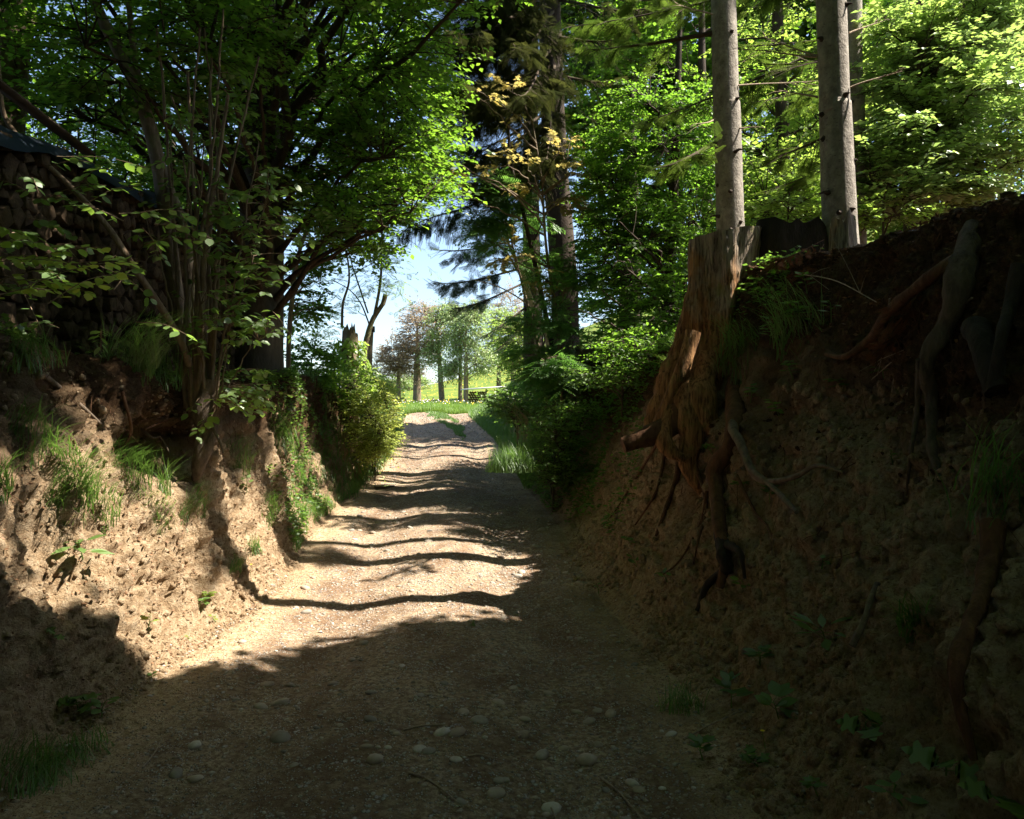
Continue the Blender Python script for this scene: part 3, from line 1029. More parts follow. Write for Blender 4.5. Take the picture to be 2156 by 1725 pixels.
# -------- single herbs with separate leaves
def leaf_mesh_data(kind, mat):
    key = (kind, mat)
    if key in leaf_mesh_data.cache: return leaf_mesh_data.cache[key]
    n = 9
    if kind == 'hazel':
        outline = [(0, 0), (.04, .16), (.16, .30), (.28, .34), (.36, .41), (.46, .38), (.54, .42), (.64, .34), (.72, .33), (.80, .22), (.90, .12), (1.04, 0)]
    elif kind == 'lance':
        outline = [(0, 0), (.12, .05), (.28, .13), (.45, .17), (.62, .15), (.8, .08), (1.05, 0)]
    elif kind == 'oval':
        outline = [(0, 0), (.08, .14), (.25, .26), (.45, .30), (.65, .26), (.85, .13), (1.0, 0)]
    elif kind == 'maple':
        outline = [(0, 0), (-.08, .2), (.1, .36), (.08, .55), (.3, .42), (.42, .30), (.62, .55), (.72, .40), (.70, .2), (.86, .16), (1.05, 0)]
    mb = MB()
    V = [(x, 0, -.05 * x * x) for x, y_ in outline]
    for sg in (1, -1):
        V += [(x, sg * y_, .07 * y_ - .06 * x * x) for x, y_ in outline[1:-1]]
    m = len(outline)
    F3 = []
    for si, sg in enumerate((1, -1)):
        o0 = m + si * (m - 2)
        edge = [0] + [o0 + k for k in range(m - 2)] + [m - 1]
        for k in range(m - 1):
            a, b, c, d = k, k + 1, edge[k + 1], edge[k]
            tri = [(a, b, c)] if a == d else ([(a, b, d)] if b == c else [(a, b, c), (a, c, d)])
            F3 += tri if sg < 0 else [t_[::-1] for t_ in tri]
    mb.add(V, F3, rng.uniform(.2, .9))
    me = mb.mesh('leaf', M[mat])
    leaf_mesh_data.cache[key] = me
    return me
leaf_mesh_data.cache = {}

def place_leaf(root, me, p, ax, nrm_, size):
    ax = ax / np.linalg.norm(ax)
    b = np.cross(nrm_, ax); b /= max(np.linalg.norm(b), 1e-6)
    n = np.cross(ax, b)
    m = Matrix(((ax[0] * size, b[0] * size, n[0] * size, p[0]), (ax[1] * size, b[1] * size, n[1] * size, p[1]), (ax[2] * size, b[2] * size, n[2] * size, p[2]), (0, 0, 0, 1)))
    o = bpy.data.objects.new('leaf', me)
    col.objects.link(o)
    o.parent = root
    o.matrix_parent_inverse = Matrix.Translation(-Vector(root.location))
    o.matrix_basis = m
    return o

def herb(name, label, dx, dy, kind='oval', mat='undergrowth', n=8, size=.09, h=.18, cat='plant', group='small plants on the banks', at=None, out=.6, trip=False):
    p, nn = look(dx, dy) if at is None else at
    root = empty(name, p)
    tag(root, label, cat, group)
    mb = MB()
    me = leaf_mesh_data(kind, mat)
    grow = norm(nn * out + np.array([0, 0, 1.]) + rng.normal(0, .12, 3))
    tip = p + grow * h
    cv = bez(p - nn * .01, p + grow * h * .35, p + grow * h * .7 + rng.normal(0, .02, 3), tip, 7)
    tube(mb, cv, np.linspace(.004, .0018, 7), 5)
    for k in range(n):
        t = .3 + .7 * (k + 1) / n
        i0 = min(int(t * 6), 5)
        q_ = cv[i0] + (cv[i0 + 1] - cv[i0]) * (t * 6 - i0)
        a = k * 2.4 + rng.uniform(-.3, .3)
        d = np.array([math.cos(a), math.sin(a), rng.uniform(-.15, .5)]) + nn * .35
        d = d / np.linalg.norm(d)
        st = q_ + d * size * .35
        tube(mb, np.array([q_, st]), [.0016, .0012], 3)
        up = np.array([0, 0, 1.]) + nn * .4 + rng.normal(0, .2, 3)
        if trip:
            for dd in (-.95, 0, .95):
                c, s_ = math.cos(dd), math.sin(dd)
                d2 = np.array([d[0] * c - d[1] * s_, d[0] * s_ + d[1] * c, d[2] - .1])
                place_leaf(root, me, st, d2, up, size * rng.uniform(.8, 1.05))
        else:
            place_leaf(root, me, st, d + np.array([0, 0, -.15]), up, size * rng.uniform(.75, 1.15))
    mb.build('stem', M['undergrowth'], root)
    return root

# ================================================================== BIG OBJECTS ON THE RIGHT BANK
# --- large weathered stump with buttress roots
def big_stump():
    dep = 6.85
    c_top = P(1545, 480, dep); c_bot = P(1470, 900, dep - .05)
    root = empty('tree_stump', c_bot)
    tag(root, 'tall weathered grey and orange stump flaring into bare roots on the right bank', 'tree stump')
    n, k = 70, 72
    t = np.linspace(0, 1, n)[:, None]
    a = np.linspace(0, 2 * math.pi, k, endpoint=False)[None, :]
    zc = c_bot[2] + (c_top[2] - c_bot[2]) * t
    cx_pts = [P(1452, 900, dep)[0], P(1480, 800, dep)[0], P(1514, 700, dep)[0], P(1536, 600, dep)[0], P(1547, 480, dep)[0]]
    cx = np.interp(t, np.linspace(0, 1, 5), cx_pts)
    cy = dep + .28 + 0 * t
    r = np.interp(t, [0, .12, .25, .5, .75, 1], [.34, .36, .33, .30, .30, .33])
    lob = .10 * np.cos(a * 5 + .6) + .06 * np.cos(a * 3 + 2.1)
    fl = (1 - t) ** 1.6
    rr = r * (1 + lob * (.25 + 1.6 * fl))
    dirx, diry = np.cos(a), np.sin(a)
    x = cx + rr * dirx; yv = cy + rr * diry * .9
    p = np.stack([x, yv, zc + 0 * a], -1)
    g = fbm(p * np.array([9, 9, 1.1]), 4, 8)
    g2 = fbm(p * np.array([30, 30, 2.2]), 3, 18)
    dr = .060 * g - .035 * np.abs(g2) - .03 * np.abs(fbm(p * np.array([16, 16, .9]), 3, 48)) - .05 * np.maximum(0, fbm(p * np.array([4, 4, 2]), 3, 28) - .2)
    x = x + dr * dirx; yv = yv + dr * diry
    # cut surface: slightly tilted
    ztop = 1.0 * t
    z = zc + 0 * a
    tilt = P(1475, 492, dep)[2] + (x[-1] - x[-1].min()) / (x[-1].max() - x[-1].min()) * (P(1620, 466, dep)[2] - P(1475, 492, dep)[2])
    tilt = tilt + .012 * fbm(np.stack([x[-1] * 20, yv[-1] * 20, 0 * x[-1]], -1), 2, 3)
    z = z + (tilt - c_top[2])[None, :] * np.clip(t * 1.2 - .2, 0, 1)
    V = np.stack([x, yv, z], -1)
    i = np.arange(n - 1)[:, None] * k; j = np.arange(k)[None]; j2 = (j + 1) % k
    F = np.stack([i + j, i + j2, i + k + j2, i + k + j], -1).reshape(-1, 4)
    mb = MB().add(V.reshape(-1, 3), F)
    mb.build('trunk', M['dead_wood'], root, True)
    # top disc with slight bowl
    mt = MB()
    rings = [V[-1]]
    cen = V[-1].mean(0)
    for u in (.97, .8, .6, .4, .2):
        q_ = cen + (V[-1] - cen) * u
        q_[:, 2] -= .012 * (1 - u) + .01 * fbm(q_ * 18, 2, 4)
        rings.append(q_)
    VV = np.concatenate(rings + [[cen - [0, 0, .02]]])
    i = np.arange(5)[:, None] * k
    F = np.stack([i + j, i + j2, i + k + j2, i + k + j], -1).reshape(-1, 4)
    mt.add(VV, F)
    jj = np.arange(k)
    mt.f.append(np.stack([5 * k + jj, 5 * k + (jj + 1) % k, np.full(k, 6 * k)], -1)); mt.r.append(np.full(k, .5))
    mt.build('cut_top', M['dead_wood'], root)
    # roots
    def rt(pts, r0, r1, mat='dead_wood', seed=1, rough=.22):
        m = MB()
        cv = smooth_poly(pts, 26)
        tube(m, cv, np.linspace(r0, r1, 26) * (1 + .12 * fbm(cv * 6, 2, seed)[:]), 14, rough=rough, seed=seed)
        m.build('root', M[mat], root, True)
    d = dep
    rt([P(1470, 790, d + .10), P(1440, 850, d - .02), P(1418, 892, d - .08), P(1375, 915, d - .10), P(1312, 938, d - .12)], .15, .066, 'root_red', 2, .25)
    rt([P(1462, 800, d + .1), P(1444, 860, d - .10), P(1462, 915, d - .16), P(1448, 968, d - .14), P(1468, 1020, d - .16), P(1502, 1062, d - .1)], .15, .03, 'dead_wood', 3, .4)
    rt([P(1440, 830, d + .06), P(1412, 872, d - .06), P(1398, 920, d - .14), P(1418, 955, d - .2), P(1450, 968, d - .2)], .11, .035, 'dead_wood', 4, .4)
    rt([P(1490, 760, d + .1), P(1478, 830, d - .1), P(1492, 890, d - .16), P(1530, 925, d - .12), P(1560, 930, d)], .14, .05, 'dead_wood', 5, .4)
    rt([P(1460, 700, d - .02), P(1436, 780, d - .08), P(1404, 850, d - .06), P(1378, 900, d - .0), P(1340, 935, d + .1)], .07, .03, 'dead_wood', 25, .3)
    rt([P(1545, 790, d + .2), G(1556, 870, .05), G(1549, 935, .08), G(1526, 990, .09), G(1519, 1050, .08), G(1525, 1120, .07), G(1534, 1180, .05), G(1522, 1240, .02)], .085, .03, 'root_red', 6, .3)
    for q_, r_ in (([(1440, 960), (1425, 1020), (1402, 1085), (1385, 1130)], .035), ([(1410, 930), (1398, 985), (1385, 1040), (1340, 1110)], .022), ([(1470, 980), (1490, 1060), (1480, 1130), (1462, 1190)], .018),
                   ([(1395, 940), (1350, 1000), (1300, 1075), (1262, 1120)], .014), ([(1500, 1040), (1480, 1100), (1440, 1180), (1400, 1215)], .014), ([(1560, 1000), (1590, 1080), (1625, 1120), (1640, 1180)], .012)):
        rt([G(x_, y_, .03 if k_ else .06) for k_, (x_, y_) in enumerate(q_)], r_, r_ * .3, 'root_red', 7, .3)
    return root
big_stump()

def near_pts(pts, lim=.9):
    """drop points that fell past the crest onto ground far behind"""
    p = np.array([np.asarray(q_, float) for q_ in pts])
    m = np.median(p[:, 1])
    k = np.abs(p[:, 1] - m) < lim
    return p[k] if k.sum() > 1 else p
def root_thing(name, label, pts, r0, r1, mat='root', seed=1, rough=.15, n=30, extra=(), cat='root', sides=12):
    cv = smooth_poly(near_pts(pts), n)
    root = empty(name, cv[0])
    tag(root, label, cat)
    m = MB()
    tube(m, cv, (np.linspace(r0, r1, n) if r1 is not None else r0) * (1 + .3 * fbm(cv * 9, 2, seed)), sides, rough=rough, seed=seed)
    m.build('stem', M[mat], root, True)
    for ex, a, b in extra:
        cv = smooth_poly(near_pts(ex), 18)
        m = MB()
        tube(m, cv, np.linspace(a, b, 18), 8, rough=rough, seed=seed + 3)
        m.build('side_root', M[mat], root, True)
    return root


root_thing('exposed_root', 'pale grey forked root hanging in a curve right of the tall stump', [G(1548, 865, .02), G(1560, 905, .06), G(1578, 950, .09), G(1602, 1000, .10), G(1640, 1040, .07), G(1680, 1080, .02)], .044, .014, 'root', 11, .18,
           extra=[([G(1612, 1018, .09), G(1640, 1024, .10), G(1690, 1008, .10), G(1740, 996, .07), G(1782, 990, .03)], .024, .009)])
root_thing('exposed_root', 'long reddish root slanting from the upper right down to the grass on the right bank', [G(2030, 552, .04), G(1980, 590, .08), G(1900, 665, .10), G(1850, 712, .09), G(1800, 738, .07), G(1742, 752, .02)], .038, .014, 'root_red', 12)
root_thing('exposed_root', 'massive cut root stub with a long tail running down the far right of the bank', [G(2046, 490, .03), G(2044, 550, .07), G(2026, 630, .07), G(1994, 700, .06), G(1972, 780, .07), G(1964, 860, .06), G(1970, 940, .03), G(1980, 1010, .0)], np.interp(np.linspace(0, 1, 30), [0, .15, .3, .5, .8, 1], [.045, .072, .048, .038, .028, .014]), None, 'dark_root', 13, .4,
           extra=[([G(1966, 780, .10), G(1945, 880, .05), G(1925, 950, .03), G(1915, 1040, .02)], .018, .006)])
root_thing('log', 'short dark log wedged steeply in the bank near the right edge', [G(2052, 700, .03), G(2075, 760, .10), G(2105, 830, .03)], .055, .055, 'black_wood', 14, .08, 14, cat='log')
root_thing('exposed_root', 'crooked dark root low on the right bank near the picture edge', [G(2090, 1100, .0), G(2080, 1200, .02), G(2064, 1290, .03), G(2020, 1390, .03), G(2022, 1480, .02), G(2050, 1600, .0)], .042, .016, 'root_red', 15, .35)
root_thing('exposed_root', 'stubby broken root end poking from the lower right bank', [G(1850, 1230, .01), G(1845, 1280, .04), G(1822, 1330, .05), G(1805, 1370, .06)], .012, .016, 'root', 16, .2, 14)
root_thing('exposed_root', 'dark twisted root in the top right corner of the bank', [G(2150, 560, .05), G(2140, 650, .1), G(2150, 740, .1), G(2110, 800, .04)], .035, .02, 'black_wood', 19)
root_thing('rotten_root', 'rotten splintered root stub in a hollow at the middle of the right bank', [G(1520, 1125, .03), G(1540, 1160, .08), G(1548, 1190, .08), G(1500, 1225, .06), G(1470, 1290, .02)], .05, .015, 'black_wood', 20, .4,
           extra=[([G(1535, 1150, .05), G(1565, 1185, .07), G(1575, 1215, .03)], .03, .01)])

# --- black soil-covered stump remains behind the big stump, and a little stump at its right
def rough_stump(name, label, base, h, r, mat, seed, spikes=.15, rx=1.0):
    root = empty(name, base); tag(root, label, 'tree stump')
    n, k = 24, 36
    t = np.linspace(0, 1, n)[:, None]; a = np.linspace(0, 2 * math.pi, k, endpoint=False)[None]
    rr = r * (1.25 - .3 * t ** .6) * (1 + .1 * np.cos(a * 4 + seed))
    x = rr * np.cos(a) * rx; yv = rr * np.sin(a); z = h * t + 0 * a
    p = np.stack([x, yv, z], -1) + seed
    dr = r * (.22 * fbm(p * np.array([7, 7, 1.2]) / (r * 3 + .2), 3, seed))
    x = x + dr * np.cos(a); yv = yv + dr * np.sin(a)
    z = z + t * spikes * fbm(np.stack([np.cos(a) * 4, np.sin(a) * 4, 0 * a], -1) + 0 * p, 2, seed + 5)
    V = np.stack([x, yv, z - .1], -1) + base
    i = np.arange(n - 1)[:, None] * k; j = np.arange(k)[None]; j2 = (j + 1) % k
    F = np.stack([i + j, i + j2, i + k + j2, i + k + j], -1).reshape(-1, 4)
    MB().add(V.reshape(-1, 3), F).build('trunk', M[mat], root, True)
    cen = V[-1].mean(0) - [0, 0, .04]
    jj = np.arange(k)
    MB().add(np.concatenate([V[-1], V[-1] * .5 + cen * .5, [cen]]), np.concatenate([np.stack([jj, (jj + 1) % k, k + (jj + 1) % k], -1), np.stack([jj, k + (jj + 1) % k, k + jj], -1), np.stack([k + jj, k + (jj + 1) % k, np.full(k, 2 * k)], -1)])).build('cut_top', M[mat], root)
    return root
b = P(1665, 620, 7.15)
rough_stump('mossy_stump', 'black decayed stump behind the tall grey one, covered in soil', np.array([b[0], b[1] + .1, 2.75]), P(1680, 478, 7.2)[2] - 2.65, .30, 'black_wood', 3, .09, 1.25)
b = P(1775, 545, 6.5)
rough_stump('small_stump', 'little splintered mossy stump in front of the right hand spruce trunk', np.array([b[0], b[1], b[2]]), .42, .095, 'dead_wood', 7, .10)
b = P(1228, 800, 13)
rough_stump('old_stump', 'old dark stump at the edge of the bank behind the undergrowth', np.array([b[0], b[1], b[2] - .2]), .8, .17, 'mid_bark', 9, .2)
b = P(737, 820, 16)
rough_stump('ivy_stump', 'broken trunk with a ragged top wrapped in ivy left of the track', np.array([b[0], b[1], b[2] - .6]), P(737, 690, 16)[2] - b[2] + .6, .15, 'mid_bark', 12, .3)

# ================================================================== SPRUCES ON THE RIGHT BANK
def rtrunk(dx0, dy0, dx1, dy1, dep, ztop):
    a = P(dx0, dy0, dep); b = P(dx1, dy1, dep)
    g0 = gz(a[0], a[1])
    sl = (b - a) / (b[2] - a[2])
    return [a + sl * (g0 - .15 - a[2]), a, (a + b) / 2 + [rng.normal(0, .01), 0, 0], b, b + sl * (ztop - b[2]) * np.array([.7, .7, 1])]
DEADR = M['pale_twig']
t2 = rtrunk(1768, 470, 1750, 0, 7.1, 15.)
t1 = rtrunk(1538, 480, 1523, 0, 8.8, 16.)
t3 = rtrunk(1800, 480, 1796, 0, 9.6, 16.)
conifer('spruce_tree', 'nearer grey spruce trunk with dark branch scars, right of the tall stump', t2, [.165, .150, .138, .128, .06], [], M['needle'], M['spruce_bark'],
        dead=[(P(1720, 120, 7.0), P(1560, 105, 7.2)), (P(1722, 118, 7.0), P(1600, 75, 7.3)), (P(1790, 185, 7.0), P(1900, 150, 6.9)), (P(1722, 205, 7.0), P(1640, 190, 7.3)), (P(1788, 70, 7.1), P(1870, 40, 7.3))],
        knots=15, top=(10, 15, 2.0, 16), group='spruces on the right bank')
conifer('spruce_tree', 'slimmer spruce trunk rising behind the tall stump', t1, [.168, .152, .146, .138, .06],
        [dict(a=P(1500, 70, 8.8), b=P(1230, 100, 9.4), sag=.05, width=.5, n=10, size=.2), dict(a=P(1510, 300, 8.8), b=P(1385, 345, 8.0), sag=.08, width=.35, n=12, size=.17)],
        M['needle_light'], M['spruce_bark'],
        dead=[(P(1500, 30, 8.7), P(1420, 5, 8.6)), (P(1555, 180, 8.7), P(1730, 170, 9)), (P(1505, 250, 8.7), P(1470, 260, 8.3)), (P(1555, 270, 8.7), P(1600, 268, 8.5))],
        knots=11, top=(10.5, 16, 2.2, 16), group='spruces on the right bank')
conifer('spruce_tree', 'third spruce trunk half hidden behind the nearer grey trunk', t3, [.14, .13, .12, .10, .05],
        [dict(a=P(1800, 200, 9.6), b=P(2050, 120, 10), sag=.05, width=.7, n=14, size=.22), dict(a=P(1800, 120, 9.6), b=P(1600, 130, 10.5), sag=.06, width=.8, n=18, size=.22),
         dict(a=P(1800, 260, 9.6), b=P(1620, 330, 10.5), sag=.06, width=.8, n=18, size=.22), dict(a=P(1800, 50, 9.6), b=P(2060, 10, 10), sag=.06, width=.8, n=18, size=.22)],
        M['needle_light'], M['spruce_bark'], knots=6, top=(11, 16, 2.2, 12), group='spruces on the right bank')

# big dark spruce beyond, trunk seen right of the track
tb = P(1190, 730, 15.5)
trk = [np.array([tb[0], tb[1], gz(tb[0], tb[1]) - .1]), P(1188, 600, 15.5), P(1168, 330, 15.5), P(1158, 0, 15.5), P(1150, -300, 15.5)]
bl = []
for (ax_, ay_, bx_, by_, dep, nn_, wd) in [
    (1165, 60, 905, 60, 13.5, 46, 1.3), (1165, 40, 960, -40, 12.5, 40, 1.3), (1165, 150, 930, 130, 13, 52, 1.4), (1165, 230, 985, 290, 13.5, 52, 1.3),
    (1165, 300, 1020, 380, 13.5, 46, 1.2), (1165, 100, 1010, 180, 12, 50, 1.3), (1168, 200, 1120, 330, 12.5, 46, 1.2), (1168, 20, 1080, 60, 12, 46, 1.2),
    (1168, 80, 1320, 60, 14, 40, 1.2), (1168, 0, 1400, -20, 13, 40, 1.2), (1168, 160, 1300, 160, 15, 30, 1.0), (1168, -60, 1000, -60, 12, 50, 1.4),
    (1168, -20, 930, 20, 11.5, 60, 1.4), (1168, 60, 1090, 160, 11.5, 60, 1.3), (1168, 130, 1150, 300, 12, 60, 1.2), (1168, 90, 960, 150, 12, 60, 1.4), (1168, 240, 1130, 400, 13.5, 50, 1.0),
    (1168, 120, 1060, 250, 14, 50, 1.3), (1168, 180, 990, 220, 15, 46, 1.2), (1168, 340, 1075, 450, 14.5, 30, .9), (1168, 260, 1085, 360, 13, 40, 1.0)]:
    bl.append(dict(a=P(ax_, ay_, 15.5), b=P(bx_, by_, dep), sag=.16, width=wd, n=nn_, size=.27, hang=1.0, r0=.04, dens=.36))
for (ax_, ay_, bx_, by_) in [(1150, 10, 900, 30), (1150, 90, 905, 110), (1150, 150, 915, 190), (1150, 210, 930, 250), (1150, 260, 950, 320), (1150, 50, 960, 70), (1150, 180, 985, 150), (1150, 300, 985, 370), (1150, -20, 930, -20)]:
    bl.append(dict(a=P(ax_, ay_, 14.6), b=P(bx_, by_, 12.4), sag=.12, width=1.2, n=40, size=.24, hang=1.0, r0=.02, dens=.36))
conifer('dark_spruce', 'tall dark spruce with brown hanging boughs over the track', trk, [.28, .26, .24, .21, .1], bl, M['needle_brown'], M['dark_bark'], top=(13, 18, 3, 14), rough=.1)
# second spruce, its boughs reach into the sky gap
tb = P(1125, 780, 20)
trk = [np.array([tb[0], tb[1], gz(tb[0], tb[1]) - .1]), P(1122, 650, 20), P(1118, 400, 20), P(1118, 0, 20), P(1118, -200, 20)]
bl = []
for (ax_, ay_, bx_, by_, dep, nn_, wd) in [
    (1118, 500, 905, 512, 17.5, 60, 1.1), (1118, 560, 918, 585, 18, 60, 1.1), (1118, 590, 950, 640, 18, 50, .9), (1118, 640, 1010, 705, 19, 36, .8),
    (1118, 460, 960, 470, 18, 44, 1.0), (1118, 660, 1045, 735, 19, 30, .8), (1118, 400, 1000, 430, 17, 40, 1.0), (1118, 540, 1230, 600, 20, 40, 1.2), (1118, 350, 1010, 340, 18, 40, 1.2), (1118, 300, 1230, 420, 19, 40, 1.2)]:
    bl.append(dict(a=P(ax_, ay_, 20), b=P(bx_, by_, dep), sag=.10, width=wd, n=int(nn_ * .7), size=.30, hang=.55, r0=.035, dens=.42))
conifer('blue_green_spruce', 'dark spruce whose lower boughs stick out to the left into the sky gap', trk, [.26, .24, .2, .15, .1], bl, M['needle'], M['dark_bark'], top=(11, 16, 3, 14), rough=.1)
# overhanging conifer bough that droops at the left of the gap
trk_a = P(1000, 425, 13)
mbB, mbL = MB(), MB()
ob = empty('larch_bough', trk_a)
tag(ob, 'drooping dark conifer bough with hanging twigs at the upper left of the sky gap', 'branch')
bough(mbB, mbL, P(1165, 330, 15.4), P(1000, 425, 13), sag=-.05, width=.4, n=14, size=.22, hang=.8, r0=.035)
bough(mbB, mbL, P(1010, 425, 13), P(845, 500, 12.6), sag=-.14, width=.50, n=44, size=.17, hang=2.2, r0=.016, dens=.5)
bough(mbB, mbL, P(960, 395, 13), P(815, 410, 13), sag=.02, width=.4, n=16, size=.17, hang=.8, r0=.012, dens=.5)
mbL.build('needles', M['needle'], ob)['kind'] = 'stuff'
mbB.build('branches', M['twig'], ob)

# ================================================================== LEFT SIDE: beech, hazel, saplings
BD = 10.8
g = gz(-3.4, 10.9)
beech_tr = [np.array([-3.45, BD, g - .5]), P(541, 820, BD), P(548, 740, BD), P(552, 560, BD), P(548, 330, BD), P(535, 0, BD), P(525, -350, BD), P(520, -600, BD)]
broadleaf('beech_tree', 'stout smooth beech trunk behind the hazel with the broad green canopy over the left side', 'tree',
          beech_tr, [.52, .36, .31, .29, .27, .25, .2, .1],
          [((-2.6, 9.6, 6.0), (2.3, 2.3, 1.5), 200), ((-4.9, 9.9, 5.2), (2.3, 2.4, 1.5), 190), ((-3.7, 7.4, 5.5), (1.7, 1.3, 1.0), 130), ((-.9, 7.2, 6.7), (1.5, 2.4, .9), 110), ((-1.7, 9.9, 4.6), (1.15, 1.6, 1.2), 140), ((-3.6, 8.6, 8.2), (3.4, 3.2, 2.0), 190), ((-2.0, 11.2, 5.6), (1.3, 1.7, 2.0), 120)],
          M['beech'], M['beech_bark'], .082, nl=9, tlen=.42, limbs=10, twigs=4, holes=(sky_gap, sun_gap), subr=.011, rough=.07, sides=26, trunk_seg=60)
# maple behind, brighter, fills the background on the left
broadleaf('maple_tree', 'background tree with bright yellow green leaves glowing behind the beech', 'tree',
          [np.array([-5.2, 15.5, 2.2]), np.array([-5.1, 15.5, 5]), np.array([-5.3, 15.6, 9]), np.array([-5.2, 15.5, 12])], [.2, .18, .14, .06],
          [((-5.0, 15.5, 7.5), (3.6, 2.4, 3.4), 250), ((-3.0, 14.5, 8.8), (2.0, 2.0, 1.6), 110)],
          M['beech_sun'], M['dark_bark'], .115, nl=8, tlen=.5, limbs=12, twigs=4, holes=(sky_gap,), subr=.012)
broadleaf('field_maple', 'pale leafed tree behind the wood pile at the far left', 'tree',
          [np.array([-9.5, 12.5, 2.3]), np.array([-9.3, 12.6, 5]), np.array([-9.2, 12.6, 9])], [.16, .14, .07],
          [((-8.2, 12.5, 6.2), (2.6, 2.2, 2.8), 260), ((-11, 14, 7), (3, 2, 3), 120)],
          M['beech'], M['dark_bark'], .11, nl=8, tlen=.5, limbs=12, twigs=4, subr=.012, holes=(sky_gap,))

# leaning forked tree behind the hazel
def mini_tree(name, label, cat, stems, barkmat, leafs=None, leafmat=None, group=None, sides=10, rough=.12, leafname='leaves'):
    """stems = [(points, r0, r1)], leafs = (bases, dirs, tlen, nl, size, tmpl)"""
    root = empty(name, stems[0][0][0]); tag(root, label, cat, group)
    for i_, (pts, r0, r1) in enumerate(stems):
        m = MB()
        n = 26 if r0 > .012 else 14
        tube(m, smooth_poly(pts, n), np.linspace(r0, r1, n), sides if r0 > .02 else 6, rough=rough, seed=i_ + 3)
        m.build('trunk' if (i_ == 0 and r0 > .03) else 'stem', barkmat, root, True)
    if leafs is not None:
        mL, mT = MB(), MB()
        for (bs, bd, tl, nl, ls, tm, dr) in leafs:
            twig_leaves(mL, mT, np.asarray(bs), np.asarray(bd), np.broadcast_to(tl, (len(bs),)) * rng.uniform(.6, 1.2, len(bs)), nl, ls, tm, droop=dr)
        mL.build(leafname, leafmat, root)['kind'] = 'stuff'
        mT.build('twigs', M['twig'], root)['kind'] = 'stuff'
    return root
d = 7.9
mini_tree('leaning_tree', 'leaning forked tree with bare brown trunk rising to the upper left', 'tree',
          [([P(385, 760, d), P(372, 640, d), P(352, 480, d), P(330, 330, d), P(290, 190, d), P(225, 60, d), P(180, -40, d + .1), P(120, -200, d + .3)], .085, .045),
           ([P(395, 700, d - .1), P(400, 600, d - .1), P(388, 480, d - .1), P(345, 360, d), P(322, 260, d)], .05, .03),
           ([P(310, 235, d), P(285, 130, d), P(272, 20, d), P(265, -120, d)], .035, .02)],
          M['mid_bark'])
d = 6.3
mini_tree('leaning_pole', 'thin leaning stem crossing in front of the dark wood pile', 'tree',
          [([P(398, 770, 6.8), P(372, 700, 6.6), P(280, 560, d), P(225, 475, d), P(150, 395, d), P(60, 310, d - .1), P(12, 250, d - .1), P(0, 180, d - .1), P(-8, 60, d)], .030, .014)],
          M['hazel_bark'])

